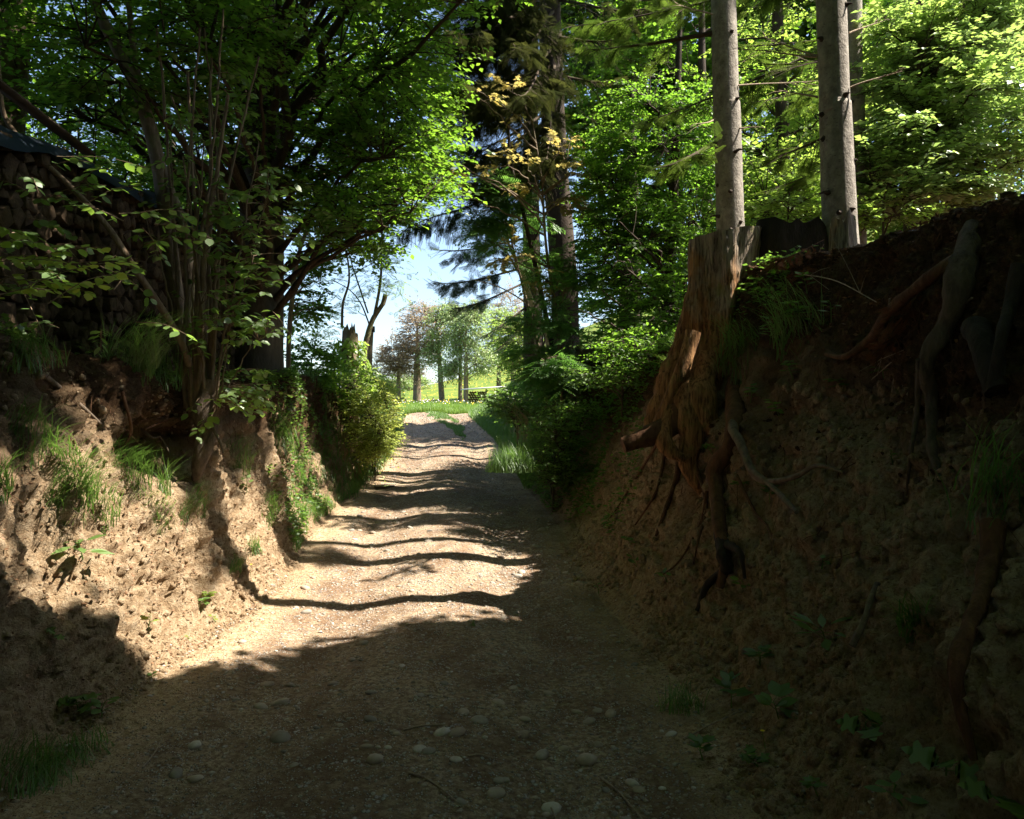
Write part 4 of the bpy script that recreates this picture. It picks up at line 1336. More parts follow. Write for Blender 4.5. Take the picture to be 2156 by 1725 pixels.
# hazel
def hazel():
    basep, _ = look(425, 880)
    base = P(425, 875, 6.9)
    root = empty('hazel_bush', base)
    tag(root, 'multi-stemmed hazel fanning up from the lip of the left bank', 'shrub')
    d = 6.9
    m = MB()
    tube(m, smooth_poly([P(440, 800, d), P(432, 860, d - .02), P(436, 905, d - .06), P(428, 945, d - .14), P(418, 985, d - .16), P(414, 1015, d - .1)], 30), np.interp(np.linspace(0, 1, 30), [0, .3, .5, 1], [.07, .10, .075, .035]), 16, rough=.35, seed=5)
    m.build('root', M['root'], root, True)
    defs = [(392, 860, 375, 620, 362, 420, 330, 60, .022), (405, 865, 392, 600, 395, 400, 420, 60, .018), (410, 870, 415, 640, 410, 430, 395, 150, .024),
            (418, 872, 425, 640, 440, 470, 480, 200, .030), (426, 872, 430, 700, 432, 600, 452, 380, .040), (432, 870, 445, 700, 440, 500, 445, 100, .022),
            (440, 862, 440, 760, 425, 650, 432, 430, .05), (400, 868, 385, 700, 372, 600, 360, 300, .014), (446, 868, 470, 720, 500, 560, 545, 300, .012),
            (436, 868, 428, 780, 420, 600, 385, 330, .016), (450, 872, 480, 700, 520, 580, 560, 420, .010), (452, 876, 468, 800, 480, 700, 474, 560, .009),
            (396, 866, 378, 760, 350, 600, 300, 430, .013), (444, 850, 452, 640, 470, 440, 545, 120, .020), (430, 868, 440, 620, 420, 400, 360, 200, .014),
            (424, 866, 418, 560, 450, 300, 470, 20, .018), (415, 868, 405, 700, 408, 560, 430, 300, .013), (455, 870, 500, 780, 540, 720, 600, 690, .007), (442, 866, 460, 560, 455, 330, 430, 60, .016)]
    curves = []
    for k, (x0, y0, x1, y1, x2, y2, x3, y3, r) in enumerate(defs):
        dd = d + rng.uniform(-.22, .25)
        cv = smooth_poly([P(x0, y0, d + rng.uniform(-.06, .06)), P(x1, y1, (d + dd) / 2), P(x2, y2, dd), P(x3, y3, dd + rng.uniform(-.2, .2))], 26)
        cv[1:-1] += rng.normal(0, .006, cv[1:-1].shape)
        mm = MB()
        tube(mm, cv, np.linspace(r, r * .45, 26), 9, rough=.14, seed=k)
        mm.build('stem', M['hazel_bark'], root, True)
        curves.append(cv)
    # twigs with leaves; the largest leaves singly
    CP = np.concatenate([c[4:] for c in curves])
    me = leaf_mesh_data('hazel', 'hazel')
    mT, mL = MB(), MB()
    cl = [(600, 340 * 1.2, .5), ]
    pts = []
    for (cx_, cy_, sx, sy, n_) in [(560, 380, 60, 40, 10), (480, 430, 70, 60, 12), (520, 560, 70, 60, 20), (440, 560, 60, 80, 16), (500, 660, 55, 60, 22), (420, 700, 45, 70, 14), (540, 690, 60, 30, 14),
                                   (500, 820, 60, 40, 22), (360, 480, 60, 50, 10), (470, 480, 60, 40, 14), (390, 350, 70, 60, 10), (455, 250, 90, 90, 18), (560, 460, 70, 40, 12), (420, 900, 30, 20, 5), (560, 860, 50, 25, 8)]:
        for _ in range(int(n_ * 1.7)):
            pts.append(P(cx_ + rng.normal(0, sx * .6), cy_ + rng.normal(0, sy * .6), d + rng.uniform(-.45, .35)))
    cnt = 0
    for p in pts:
        dist = np.linalg.norm(CP - p, axis=1) + .5 * np.maximum(0, CP[:, 2] - p[2] + .05)
        st = CP[int(np.argmin(dist))]
        dv = p - st; L = np.linalg.norm(dv)
        cv = bez(st, st + dv * .3 + [0, 0, .08 * L], st + dv * .7 + [0, 0, .06 * L], p, 6)
        tube(mT, cv, np.linspace(.0045, .0015, 6), 4, cap=False)
        nlf = int(rng.integers(3, 6))
        for k in range(nlf):
            u = .45 + .55 * (k + 1) / nlf
            i0 = min(int(u * 5), 4)
            q_ = cv[i0] + (cv[i0 + 1] - cv[i0]) * (u * 5 - i0)
            h_ = norm(dv * np.array([1, 1, .3]))
            sd = np.cross(h_, [0, 0, 1.]) * (1 if k % 2 else -1)
            axv = h_ * .6 + sd * .9 + np.array([0, 0, -.45]) + rng.normal(0, .25, 3)
            nv = np.array([0, 0, 1.]) + rng.normal(0, .35, 3) + np.array([0, -.3, 0])
            size = rng.uniform(.055, .095)
            if cnt < 290:
                place_leaf(root, me, q_ + norm(axv) * .012, axv, nv, size)
                cnt += 1
            else:
                inst(mL, HEXL[0], HEXL[1], (q_ + norm(axv) * .012)[None], axv[None], nv[None], np.array([size]), rng.uniform(0, 1, 1))
    mT.build('twigs', M['hazel_bark'], root)['kind'] = 'stuff'
    if not mL.empty():
        mL.build('foliage', M['hazel'], root)['kind'] = 'stuff'
hazel()

# leafy sprays at the left edge, near
def spray_plant(name, label, cat, stems, lkind, mat, size, nleaf, stemmat='hazel_bark', group=None, r=.004, down=.35):
    root = empty(name, stems[0][0]); tag(root, label, cat, group)
    me = leaf_mesh_data(lkind, mat)
    for st in stems:
        cv = smooth_poly(st, 16)
        m = MB(); tube(m, cv, np.linspace(r, r * .4, 16), 5); m.build('stem', M[stemmat], root)
        for k in range(nleaf):
            u = .12 + .88 * (k + rng.uniform(0, .6)) / nleaf
            i0 = min(int(u * 15), 14)
            q_ = cv[i0]
            h_ = norm(cv[i0 + 1] - cv[i0])
            sd = np.cross(h_, [0, 0, 1.]); sd = sd / max(np.linalg.norm(sd), .1) * (1 if k % 2 else -1)
            axv = h_ * .5 + sd * .9 + np.array([0, 0, -down]) + rng.normal(0, .22, 3)
            place_leaf(root, me, q_ + norm(axv) * .012, axv, np.array([0, -.35, 1.]) + rng.normal(0, .3, 3), size * rng.uniform(.7, 1.15))
    return root
d = 4.7
st = []
for (x0, y0, x1, y1) in [(-60, 520, 120, 520), (-60, 560, 200, 560), (-40, 600, 290, 545), (0, 620, 230, 600), (60, 600, 300, 550), (-60, 480, 60, 500), (-50, 640, 120, 610), (40, 560, 230, 520), (100, 640, 250, 575), (-30, 545, 160, 560), (20, 590, 200, 620)]:
    a = P(x0, y0, d + rng.uniform(-.2, .3)); b = P(x1, y1, d + rng.uniform(-.3, .5))
    st.append([a, (a + b) / 2 + [0, 0, .04], b])
spray_plant('hazel_spray', 'low leafy hazel sprays in the light at the left picture edge below the wood pile', 'shrub', st, 'hazel', 'fresh', .075, 16)
d = 5.6
st = []
for (x0, y0, x1, y1) in [(120, 330, 330, 360), (60, 420, 200, 435), (250, 450, 360, 470), (210, 560, 330, 640), (180, 430, 300, 390), (60, 460, 160, 500), (240, 610, 300, 560), (300, 480, 350, 560), (100, 350, 220, 350), (90, 700, 10, 560)]:
    a = P(x0, y0, d + rng.uniform(-.3, .4)); b = P(x1, y1, d + rng.uniform(-.3, .5))
    st.append([a, (a + b) / 2 + [0, 0, .04], b])
for _ in range(22):
    x0, y0 = rng.uniform(-10, 330), rng.uniform(340, 700)
    a = P(x0, y0, d + rng.uniform(-.3, .3)); b = P(x0 + rng.uniform(-150, 150), y0 + rng.uniform(-40, 50), d + rng.uniform(-.4, .3))
    st.append([a, (a + b) / 2 + [0, 0, .04], b])
spray_plant('hazel_spray', 'loose dark leafy twigs hanging in front of the wood pile', 'shrub', st, 'hazel', 'hazel', .075, 10)

# ================================================================== WOOD PILE
def woodpile():
    x0, y0, y1, z0, z1 = -3.66, 4.7, 11.2, 1.95, 3.78
    root = empty('wood_pile', (x0 - .4, (y0 + y1) / 2, z0))
    tag(root, 'long stack of split firewood in deep shade on the left bank', 'wood pile')
    variants = []
    def prism(seed, sides):
        r_ = np.random.default_rng(seed)
        a = np.sort(r_.uniform(0, 2 * math.pi, sides)) if sides > 3 else np.array([0, 2.1, 4.1]) + r_.uniform(-.4, .4, 3)
        if sides > 3:
            a = np.linspace(0, 2 * math.pi, sides, endpoint=False) + r_.uniform(-.35, .35, sides)
        rad = r_.uniform(.8, 1.1, sides)
        ring = np.stack([np.zeros(sides), np.cos(a) * rad, np.sin(a) * rad], 1)
        V = np.concatenate([ring + [.0, 0, 0], ring * [1, .94, .94] + [-8.0, 0, 0], ring * [1, .95, .95] + [.06, 0, 0], [[.06, 0, 0]]])
        k = sides; j = np.arange(k); j2 = (j + 1) % k
        F4 = np.concatenate([np.stack([j, j2, k + j2, k + j], -1), np.stack([2 * k + j, 2 * k + j2, j2, j], -1)])
        F3 = np.stack([np.full(k, 3 * k), 2 * k + j2, 2 * k + j], -1)
        return V, F4, F3
    for sd in range(8):
        V, F4, F3 = prism(sd, 3 + sd % 3)
        mb = MB(); mb.add(V, F4, .3)
        mb.f.append(F3); mb.r.append(np.full(len(F3), .8))
        variants.append((mb.mesh('firewood', M['firewood']), V, F4, F3))
    logs = []
    z = z0 + .05; r_i = 0
    while z < z1:
        y_ = y0 + rng.uniform(0, .1)
        while y_ < y1:
            s_ = rng.uniform(.062, .110)
            logs.append((x0 + rng.uniform(-.05, .04), y_, z + rng.uniform(-.02, .02) + .10 * math.sin(y_ * .9), s_, rng.uniform(0, 6.28), int(rng.integers(0, 8))))
            y_ += s_ * 1.60
        z += .132; r_i += 1
    # the ones that show largest: nearest in the frame
    def vis(l):
        dx, dy = view_d(np.array([[l[0], l[1], l[2]]]))
        inside = (dx[0] > -20)
        return -(l[3] / l[1]) * (1 if inside else .01)
    logs.sort(key=vis)
    rest = MB()
    for k, (lx, ly, lz, s_, a, vi) in enumerate(logs):
        me, V, F4, F3 = variants[vi]
        if k < 295:
            o = bpy.data.objects.new('firewood', me); col.objects.link(o)
            o.parent = root
            o.matrix_parent_inverse = Matrix.Translation(-Vector(root.location))
            o.matrix_basis = Matrix.Translation((lx, ly, lz)) @ Matrix.Rotation(a, 4, 'X') @ Matrix.Scale(s_, 4)
        else:
            c, s2 = math.cos(a), math.sin(a)
            W = V * s_
            W = np.stack([W[:, 0] + lx, W[:, 1] * c - W[:, 2] * s2 + ly, W[:, 1] * s2 + W[:, 2] * c + lz], 1)
            n0 = rest.n
            rest.add(W, F4, .3); rest.f.append(F3 + n0); rest.r.append(np.full(len(F3), .8))
    rest.build('firewood_rest', M['firewood'], root)['kind'] = 'stuff'
    # tarp on top
    n, k = 40, 14
    yy = np.linspace(y0 - .1, y1 - .6, n)[:, None]; xx = np.linspace(-.75, .09, k)[None]
    zz = z1 + .10 + .10 * np.sin(yy * .9) + .03 * np.sin(yy * 3.1 + xx * 2) + .0 * xx
    hang = np.clip((xx + .02) / .11, 0, 1)
    zz = zz + .03 * fbm(np.stack([xx + 0 * yy, yy * 2 + 0 * xx, 0 * xx + 0 * yy], -1), 3, 4) - hang * (.20 + .09 * fbm(np.stack([0 * xx + 0 * yy, yy * 1.3 + 0 * xx, 0 * xx + 0 * yy], -1), 2, 9))
    X_ = x0 + xx * 1.0 - .0 + hang * .02 * np.sin(yy * 7) + 0 * yy
    V = np.stack([X_, yy + 0 * xx, zz], -1)
    V2 = V - np.array([0, 0, .004])
    i = np.arange(n - 1)[:, None] * k; j = np.arange(k - 1)[None]
    F = np.stack([i + j, i + j + 1, i + k + j + 1, i + k + j], -1).reshape(-1, 4)
    o = MB().add(V.reshape(-1, 3), F).add(V2.reshape(-1, 3), F[:, ::-1]).build('tarpaulin', M['tarp'], smooth=True)
    tag(o, 'dark blue tarpaulin covering the top of the wood pile', 'tarpaulin')
    # weight boards on the tarp
    mb = MB()
    a = P(25, 250, 5.7); b = P(150, 330, 6.6)
    for (yA, yB, zo) in ((5.2, 6.9, .03),):
        p0 = np.array([x0 - .05, yA, z1 + .30]); p1 = np.array([x0 - .02, yB, z1 + .16])
        wv = np.array([.05, .01, .0]); hv = np.array([0, 0, .010])
        V = [p0 - wv - hv, p0 + wv - hv, p0 + wv + hv, p0 - wv + hv, p1 - wv - hv, p1 + wv - hv, p1 + wv + hv, p1 - wv + hv]
        mb.add(V, [(0, 1, 2, 3), (7, 6, 5, 4), (0, 4, 5, 1), (1, 5, 6, 2), (2, 6, 7, 3), (3, 7, 4, 0)])
    o = mb.build('board', M['board'])
    tag(o, 'brown plank weighing down the blue tarpaulin on the wood pile', 'board')
woodpile()

# ================================================================== RIGHT SIDE FOREST
def ell_at(dx, dy, dep, rx, ry, rz, n):
    return (P(dx, dy, dep), (rx, ry, rz), n)
tr0 = P(1400, 720, 12.5)
broadleaf('hornbeam', 'dense dark green small leaved tree filling the middle right above the bank', 'tree',
          [np.array([2.5, 12.6, gz(2.5, 12.6) - .1]), np.array([2.5, 12.6, 4.0]), np.array([2.6, 12.6, 6.0]), np.array([2.7, 12.6, 8.5])], [.10, .09, .07, .03],
          [ell_at(1385, 330, 12.3, 1.30, 1.6, 1.7, 270), ell_at(1370, 560, 12.0, 1.15, 1.5, 1.25, 210), ell_at(1270, 420, 13, .55, 1.2, 1.4, 110), ell_at(1420, 700, 11.5, .9, 1.0, .5, 90)],
          M['hornbeam'], M['dark_bark'], .060, nl=11, tlen=.34, limbs=12, twigs=5, subr=.008, holes=(sun_bands,), spread=.8, shell=.1, jit=.5)
# background wood on the right
for (nm, lb, dx, dep, ee, mt, ls) in [
    ('beech_tree', 'sunlit tree behind and between the two spruce trunks', 1640, 14.5, [(1640, 250, 14.5, 1.9, 1.8, 2.6, 300), (1650, 430, 13, 1.5, 1.5, .9, 160)], 'fresh', .085),
    ('beech_tree', 'shaded broadleaf tree left of the slimmer spruce in the background', 1480, 18, [(1480, 180, 18, 2.6, 2, 4.2, 360), (1500, 480, 16, 2.0, 1.5, 1.8, 160)], 'hornbeam', .12),
    ('beech_tree', 'background tree at the top right edge behind the bright leaves', 2050, 16, [(2060, 150, 16, 3.2, 2, 4.5, 380), (1850, 250, 17, 2.2, 2, 4, 220)], 'beech', .12),
    ('beech_tree', 'far background tree filling the view between the dark spruce and the slimmer spruce trunk', 1430, 23.5, [(1400, 90, 23.5, 4.0, 1.3, 4.6, 420), (1290, 250, 23.5, 2.2, 1.2, 3.6, 180)], 'beech', .19),
    ('beech_tree', 'far background tree filling the view between the two spruce trunks', 1660, 22.5, [(1660, 100, 22.5, 3.0, 1.6, 4.6, 380), (1880, 120, 22.5, 3.0, 1.6, 4.6, 260)], 'beech', .18),
    ('beech_tree', 'tree crown in the background above the spruce boughs', 1330, 20, [(1330, 60, 20, 2.4, 2, 3.2, 200), (1300, 500, 19, 1.9, 1.5, 3.0, 220)], 'beech', .12)]:
    b0 = P(dx, 500, dep)
    broadleaf(nm, lb, 'tree', [np.array([b0[0], b0[1], gz(b0[0], b0[1]) - .1]), np.array([b0[0] + .1, b0[1], 6]), np.array([b0[0], b0[1], 9]), np.array([b0[0], b0[1], 12])], [.15, .13, .1, .05],
              [ell_at(*e) for e in ee], M[mt], M['dark_bark'], ls, nl=9, tlen=.45, limbs=10, twigs=4, subr=.010, holes=(sky_gap, sun_bands), shell=.1, jit=.45, group='background trees of the right wood')
# the overexposed young beech at the top right
b0 = P(1985, 440, 9.6)
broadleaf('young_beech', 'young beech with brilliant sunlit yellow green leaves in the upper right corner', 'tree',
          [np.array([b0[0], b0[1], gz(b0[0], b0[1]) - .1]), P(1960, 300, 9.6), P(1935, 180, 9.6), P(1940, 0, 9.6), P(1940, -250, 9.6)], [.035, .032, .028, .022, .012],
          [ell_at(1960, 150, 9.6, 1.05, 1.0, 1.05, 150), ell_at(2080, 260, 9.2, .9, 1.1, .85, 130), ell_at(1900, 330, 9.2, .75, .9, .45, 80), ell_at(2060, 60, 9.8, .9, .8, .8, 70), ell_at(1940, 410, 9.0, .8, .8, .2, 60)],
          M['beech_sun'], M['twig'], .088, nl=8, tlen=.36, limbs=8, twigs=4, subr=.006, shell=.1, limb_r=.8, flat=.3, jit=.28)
# small bright shrubs between the trunks at bank level
for (dx, dy, dep, rx, rz, n, lb) in [(1660, 450, 9.5, .55, .25, 40, 'low bright shrub between the two spruce trunks above the stump'), (1860, 455, 8.6, .6, .18, 36, 'low light green shrub right of the nearer spruce trunk')]:
    b0 = P(dx, dy + 30, dep)
    broadleaf('low_shrub', lb, 'shrub', [np.array([b0[0], b0[1], gz(b0[0], b0[1]) - .05]), b0 + [0, 0, .2], b0 + [0.05, 0, .5]], [.015, .012, .006], [ell_at(dx, dy, dep, rx, .5, rz, n)], M['fresh'], M['twig'], .06, nl=7, tlen=.25, limbs=4, twigs=3, subr=.004, group='low shrubs on the right bank top')

# overhanging conifer boughs at the top (from a fir out of the frame on the right)
ofir = empty('fir_tree', (4.6, 8.4, gz(4.6, 8.4)))
tag(ofir, 'fir standing behind the right hand trunks whose long boughs cross the top of the picture', 'tree')
fb = np.array([4.6, 8.4, 0])
m = MB(); tube(m, smooth_poly([[5.6, 11, gz(5.6, 11) - .1], [5.6, 11, 6], [5.6, 11, 14]], 30), np.linspace(.2, .08, 30), 16, rough=.08); m.build('trunk', M['dark_bark'], ofir, True)
mbB, mbL = MB(), MB()
for (ax_, ay_, bx_, by_, dep, nn_, wd) in [(2060, -60, 1330, 250, 10.5, 46, .9), (2060, -160, 1200, 40, 10.5, 60, 1.1), (1900, -60, 1300, -10, 11, 60, 1.1), (2000, 40, 1560, 90, 11.5, 40, .9), (2000, 100, 1580, 210, 12, 40, 1.0),
                                           (1950, 260, 1600, 400, 11.5, 34, .9), (2050, -80, 2150, 110, 11, 40, .9), (2000, 200, 1830, 320, 11, 26, .7)]:
    bough(mbB, mbL, P(ax_, ay_, 11.3), P(bx_, by_, dep), sag=.05, width=wd, n=nn_, size=.22, hang=.45, r0=.035)
mbL.build('crown', M['needle_light'], ofir)['kind'] = 'stuff'
mbB.build('branches', M['dark_bark'], ofir)['kind'] = 'stuff'

# ================================================================== MIDDLE DISTANCE: saplings around the gap
d = 14.0
stA = [([P(1172, 805, d), P(1150, 705, d), P(1120, 640, d), P(1104, 590, d), P(1096, 560, d), P(1092, 540, d)], .062, .05)]
stA += [([P(1104, 592, d), P(1070, 510, d), P(1050, 440, d), P(1030, 380, d), P(1010, 310, d)], .028, .012), ([P(1098, 560, d), P(1105, 500, d), P(1102, 430, d), P(1090, 360, d)], .024, .01),
        ([P(1125, 650, d), P(1080, 620, d), P(1040, 600, d), P(1000, 590, d)], .016, .006), ([P(1100, 575, d), P(1075, 555, d), P(1040, 560, d)], .014, .006), ([P(1140, 690, d), P(1090, 670, d), P(1045, 668, d)], .012, .005),
        ([P(1096, 548, d), P(1160, 540, d), P(1180, 536, d)], .022, .02)]
mini_tree('broken_sapling', 'pale broken sapling with peeled trunk leaning over the right bank by the sky gap', 'tree', stA, M['peeled'])
d = 13.0
mini_tree('dark_sapling', 'thin dark curved sapling trunk just right of the pale broken one', 'tree',
          [([P(1190, 860, d), P(1165, 740, d), P(1140, 620, d), P(1118, 520, d), P(1095, 420, d), P(1075, 340, d), P(1070, 250, d)], .05, .02),
           ([P(1118, 520, d), P(1150, 450, d), P(1165, 400, d)], .015, .006)], M['dark_bark'])
broadleaf('young_maple', 'slender maple with orange tinted young leaves under the dark spruce boughs', 'tree',
          [P(1185, 870, 12.5), P(1175, 700, 12.5), P(1150, 520, 12.5), P(1140, 380, 12.5), P(1120, 250, 12.5)], [.03, .028, .022, .016, .008],
          [ell_at(935, 375, 12, .6, .6, .30, 14), ell_at(1080, 350, 12, .7, .6, .35, 6), ell_at(1205, 300, 12, .3, .5, .5, 5), ell_at(1110, 560, 12.3, .5, .5, .6, 7), ell_at(1060, 200, 12, .6, .5, .4, 4), ell_at(1215, 400, 12.5, .25, .4, .4, 6)],
          M['maple'], M['mid_bark'], .07, nl=6, tlen=.26, limbs=3, twigs=3, subr=.006, tmpl=PALM, limb_r=.6, droop=.5)
broadleaf('rowan', 'rowan sapling with feathery green leaves right of the sky gap', 'tree',
          [P(1150, 860, 13.5), P(1140, 760, 13.5), P(1110, 640, 13.5), P(1080, 520, 13.5), P(1060, 430, 13.5)], [.035, .03, .025, .016, .008],
          [ell_at(1080, 500, 13.3, .75, .6, .7, 30), ell_at(1020, 430, 13, .7, .5, .5, 24), ell_at(1130, 720, 12.5, .45, .5, .55, 22), ell_at(1180, 620, 12.5, .4, .5, .9, 26), ell_at(1160, 780, 12, .4, .5, .3, 18)],
          M['rowan'], M['mid_bark'], .22, nl=4, tlen=.30, limbs=4, twigs=3, subr=.006, tmpl=PINN, limb_r=.6, droop=.4, holes=(lambda q_: (view_d(q_)[0] < 985) & (view_d(q_)[1] > 520),))
broadleaf('arching_tree', 'slender tree with round leaves arching over the left of the sky gap', 'tree',
          [P(606, 830, 12.0), P(612, 660, 12), P(640, 500, 12.0), P(720, 380, 12), P(780, 250, 12)], [.04, .035, .028, .018, .01],
          [ell_at(860, 330, 12, .8, .8, .55, 40), ell_at(790, 430, 12.3, .5, .6, .45, 28), ell_at(900, 220, 12.2, .5, .6, .6, 24), ell_at(655, 600, 12.6, .45, .6, .75, 34)],
          M['beech'], M['mid_bark'], .09, nl=9, tlen=.34, limbs=5, twigs=4, subr=.006, limb_r=.3, holes=(sky_gap,))

# light leaved tree left of the gap (in the sun) with a post and power pole
d = 17.0
stB = [([P(766, 800, d), P(768, 740, d), P(782, 680, d), P(806, 640, d)], .075, .045), ([P(786, 676, d), P(800, 600, d), P(802, 540, d), P(790, 470, d), P(786, 420, d)], .035, .012),
       ([P(806, 642, d), P(812, 620, d)], .05, .05), ([P(780, 690, d), P(760, 640, d), P(735, 610, d), P(700, 590, d)], .02, .008), ([P(775, 660, d), P(745, 570, d), P(730, 530, d), P(690, 520, d)], .02, .008),
       ([P(720, 690, d - 1), P(722, 640, d - 1), P(735, 590, d - 1), P(728, 530, d - 1), P(700, 470, d - 1)], .03, .012)]
bs, bd = [], []
for (cx_, cy_, sx, sy, n_) in [(820, 470, 35, 22, 50), (870, 445, 25, 15, 26), (800, 560, 28, 30, 26), (720, 545, 40, 30, 36), (830, 590, 14, 16, 16), (690, 640, 35, 40, 34), (640, 600, 35, 40, 30), (660, 680, 30, 30, 24), (780, 430, 30, 22, 26), (850, 650, 10, 10, 4), (760, 610, 25, 18, 12)]:
    for _ in range(n_):
        bs.append(P(cx_ + rng.normal(0, sx), cy_ + rng.normal(0, sy), d + rng.uniform(-.7, .5))); bd.append(rng.normal(0, 1, 3) * [1, 1, .4])
mini_tree('ash_tree', 'sunlit tree with forked trunk and sparse feathery leaves left of the sky gap', 'tree', stB, M['mid_bark'],
          [(bs, bd, .35, 3, .20, PINN, .4)], M['fresh'])
pp = P(776, 790, 19)
o = MB(); tube(o, np.array([[pp[0], pp[1], gz(pp[0], pp[1]) - .2], P(778, 745, 19), P(781, 696, 19)]), [.075, .07, .065], 12)
root = empty('utility_pole', (pp[0], pp[1], gz(pp[0], pp[1]))); tag(root, 'grey utility pole behind the sunlit ash left of the gap', 'pole')
o.build('pole', M['post'], root, True)
o = MB(); q0 = P(785, 700, 18.9); tube(o, np.array([q0, q0 + [0, 0, .14]]), [.05, .05], 8); o.build('fitting', M['darkpost'], root)
# ivy on the stump
mL = MB(); n_ = 900
cc = P(737, 760, 16)
a = rng.uniform(0, 2 * math.pi, n_); zz = rng.uniform(-.9, .42, n_)
rr_ = .20 + .12 * rng.uniform(0, 1, n_) + .12 * (zz < 0)
pp = np.stack([cc[0] + np.cos(a) * rr_, cc[1] + np.sin(a) * rr_, cc[2] + zz], 1)
inst(mL, HEXL[0], HEXL[1], pp, np.stack([np.cos(a) * .5, np.sin(a) * .5, -np.ones(n_) * .6], 1) + rng.normal(0, .4, (n_, 3)), np.stack([np.cos(a), np.sin(a), .4 + 0 * a], 1), rng.uniform(.07, .12, n_), rng.uniform(0, 1, n_))
tag(mL.build('ivy', M['fresh']), 'light green ivy wrapped round the broken trunk left of the track', 'ivy')

# shrub masses along the track (one thing each)
def bush(name, label, c, rad, n, mat, ls, group, tmpl=KITE, tl=.3, holes=(), nl=7, droop=.25):
    c = np.asarray(c, float)
    b0 = np.array([c[0], c[1], gz(c[0], c[1])])
    return broadleaf(name, label, 'shrub', [b0 - [0, 0, .05], b0 + [0, 0, .15], np.array([c[0], c[1], max(c[2], b0[2] + .25)])], [.02, .016, .008], [(c, rad, n)], M[mat], M['twig'], ls,
                     nl=nl, tlen=tl, limbs=7, twigs=3, subr=.005, shell=.15, jit=.5, group=group, tmpl=tmpl, trunk_seg=12, limb_r=.8, sides=6, holes=holes, droop=droop)
GL = 'sunlit shrubs on the left bank'
gapR = (lambda q_: (view_d(q_)[0] > 852 - np.clip((930 - view_d(q_)[1]) * .12, 0, 20)) & (view_d(q_)[1] < 1000),)
bush('shrub', 'bright yellow green shrub next to the track where the left bank ends', P(785, 870, 15.2), (.64, 1.3, .66), 150, 'shrub', .06, GL, holes=gapR)
bush('shrub', 'sunlit shrub below the ivy covered trunk', P(730, 810, 15.5), (.7, 1.2, .55), 100, 'fresh', .07, GL, holes=gapR)
bush('shrub', 'leafy shrub just right of the beech trunk against the sky', P(655, 770, 13.8), (.5, 1.0, .55), 90, 'beech', .075, GL, holes=gapR)
bush('shrub', 'sunlit shrub overhanging the track beyond the sandy bank on the left', P(790, 930, 14.4), (.42, .8, .42), 110, 'shrub', .055, GL, holes=gapR)
bush('shrub', 'light hazel bush on the crest left of the fence post', P(790, 820, 18.5), (.6, 1.2, .35), 80, 'fresh', .08, GL, holes=gapR)
GR = 'dark shrubs along the right side of the track'
vergeR = (lambda q_: view_d(q_)[0] < 1015 + np.clip(view_d(q_)[1] - 850, -60, 200) * .42,)
bush('shrub', 'green bramble bush at the foot of the right bank beyond the roots', P(1165, 975, 11.2), (.30, 1.2, .35), 90, 'undergrowth', .05, GR, holes=vergeR)
bush('shrub', 'dark bramble thicket on the slope below the old stump', P(1200, 890, 11.5), (.55, 1.2, .42), 110, 'undergrowth', .055, GR, holes=vergeR)
bush('shrub', 'grey green bramble patch under the pale broken sapling', P(1090, 850, 16), (.7, 1.8, .45), 130, 'undergrowth', .07, GR, holes=vergeR)
bush('fern', 'light green fern patch beside the pale broken sapling', P(1170, 800, 13), (.5, .9, .35), 46, 'rowan', .24, GR, tmpl=PINN, nl=3, tl=.2)
bush('shrub', 'dark ivy tangle on the bank top left of the tall stump', P(1310, 790, 10.2), (.8, .8, .2), 60, 'undergrowth', .055, GR)
bush('shrub', 'shaded undergrowth between the old stump and the tall stump', P(1370, 735, 9.8), (.8, .7, .22), 55, 'hornbeam', .055, GR)

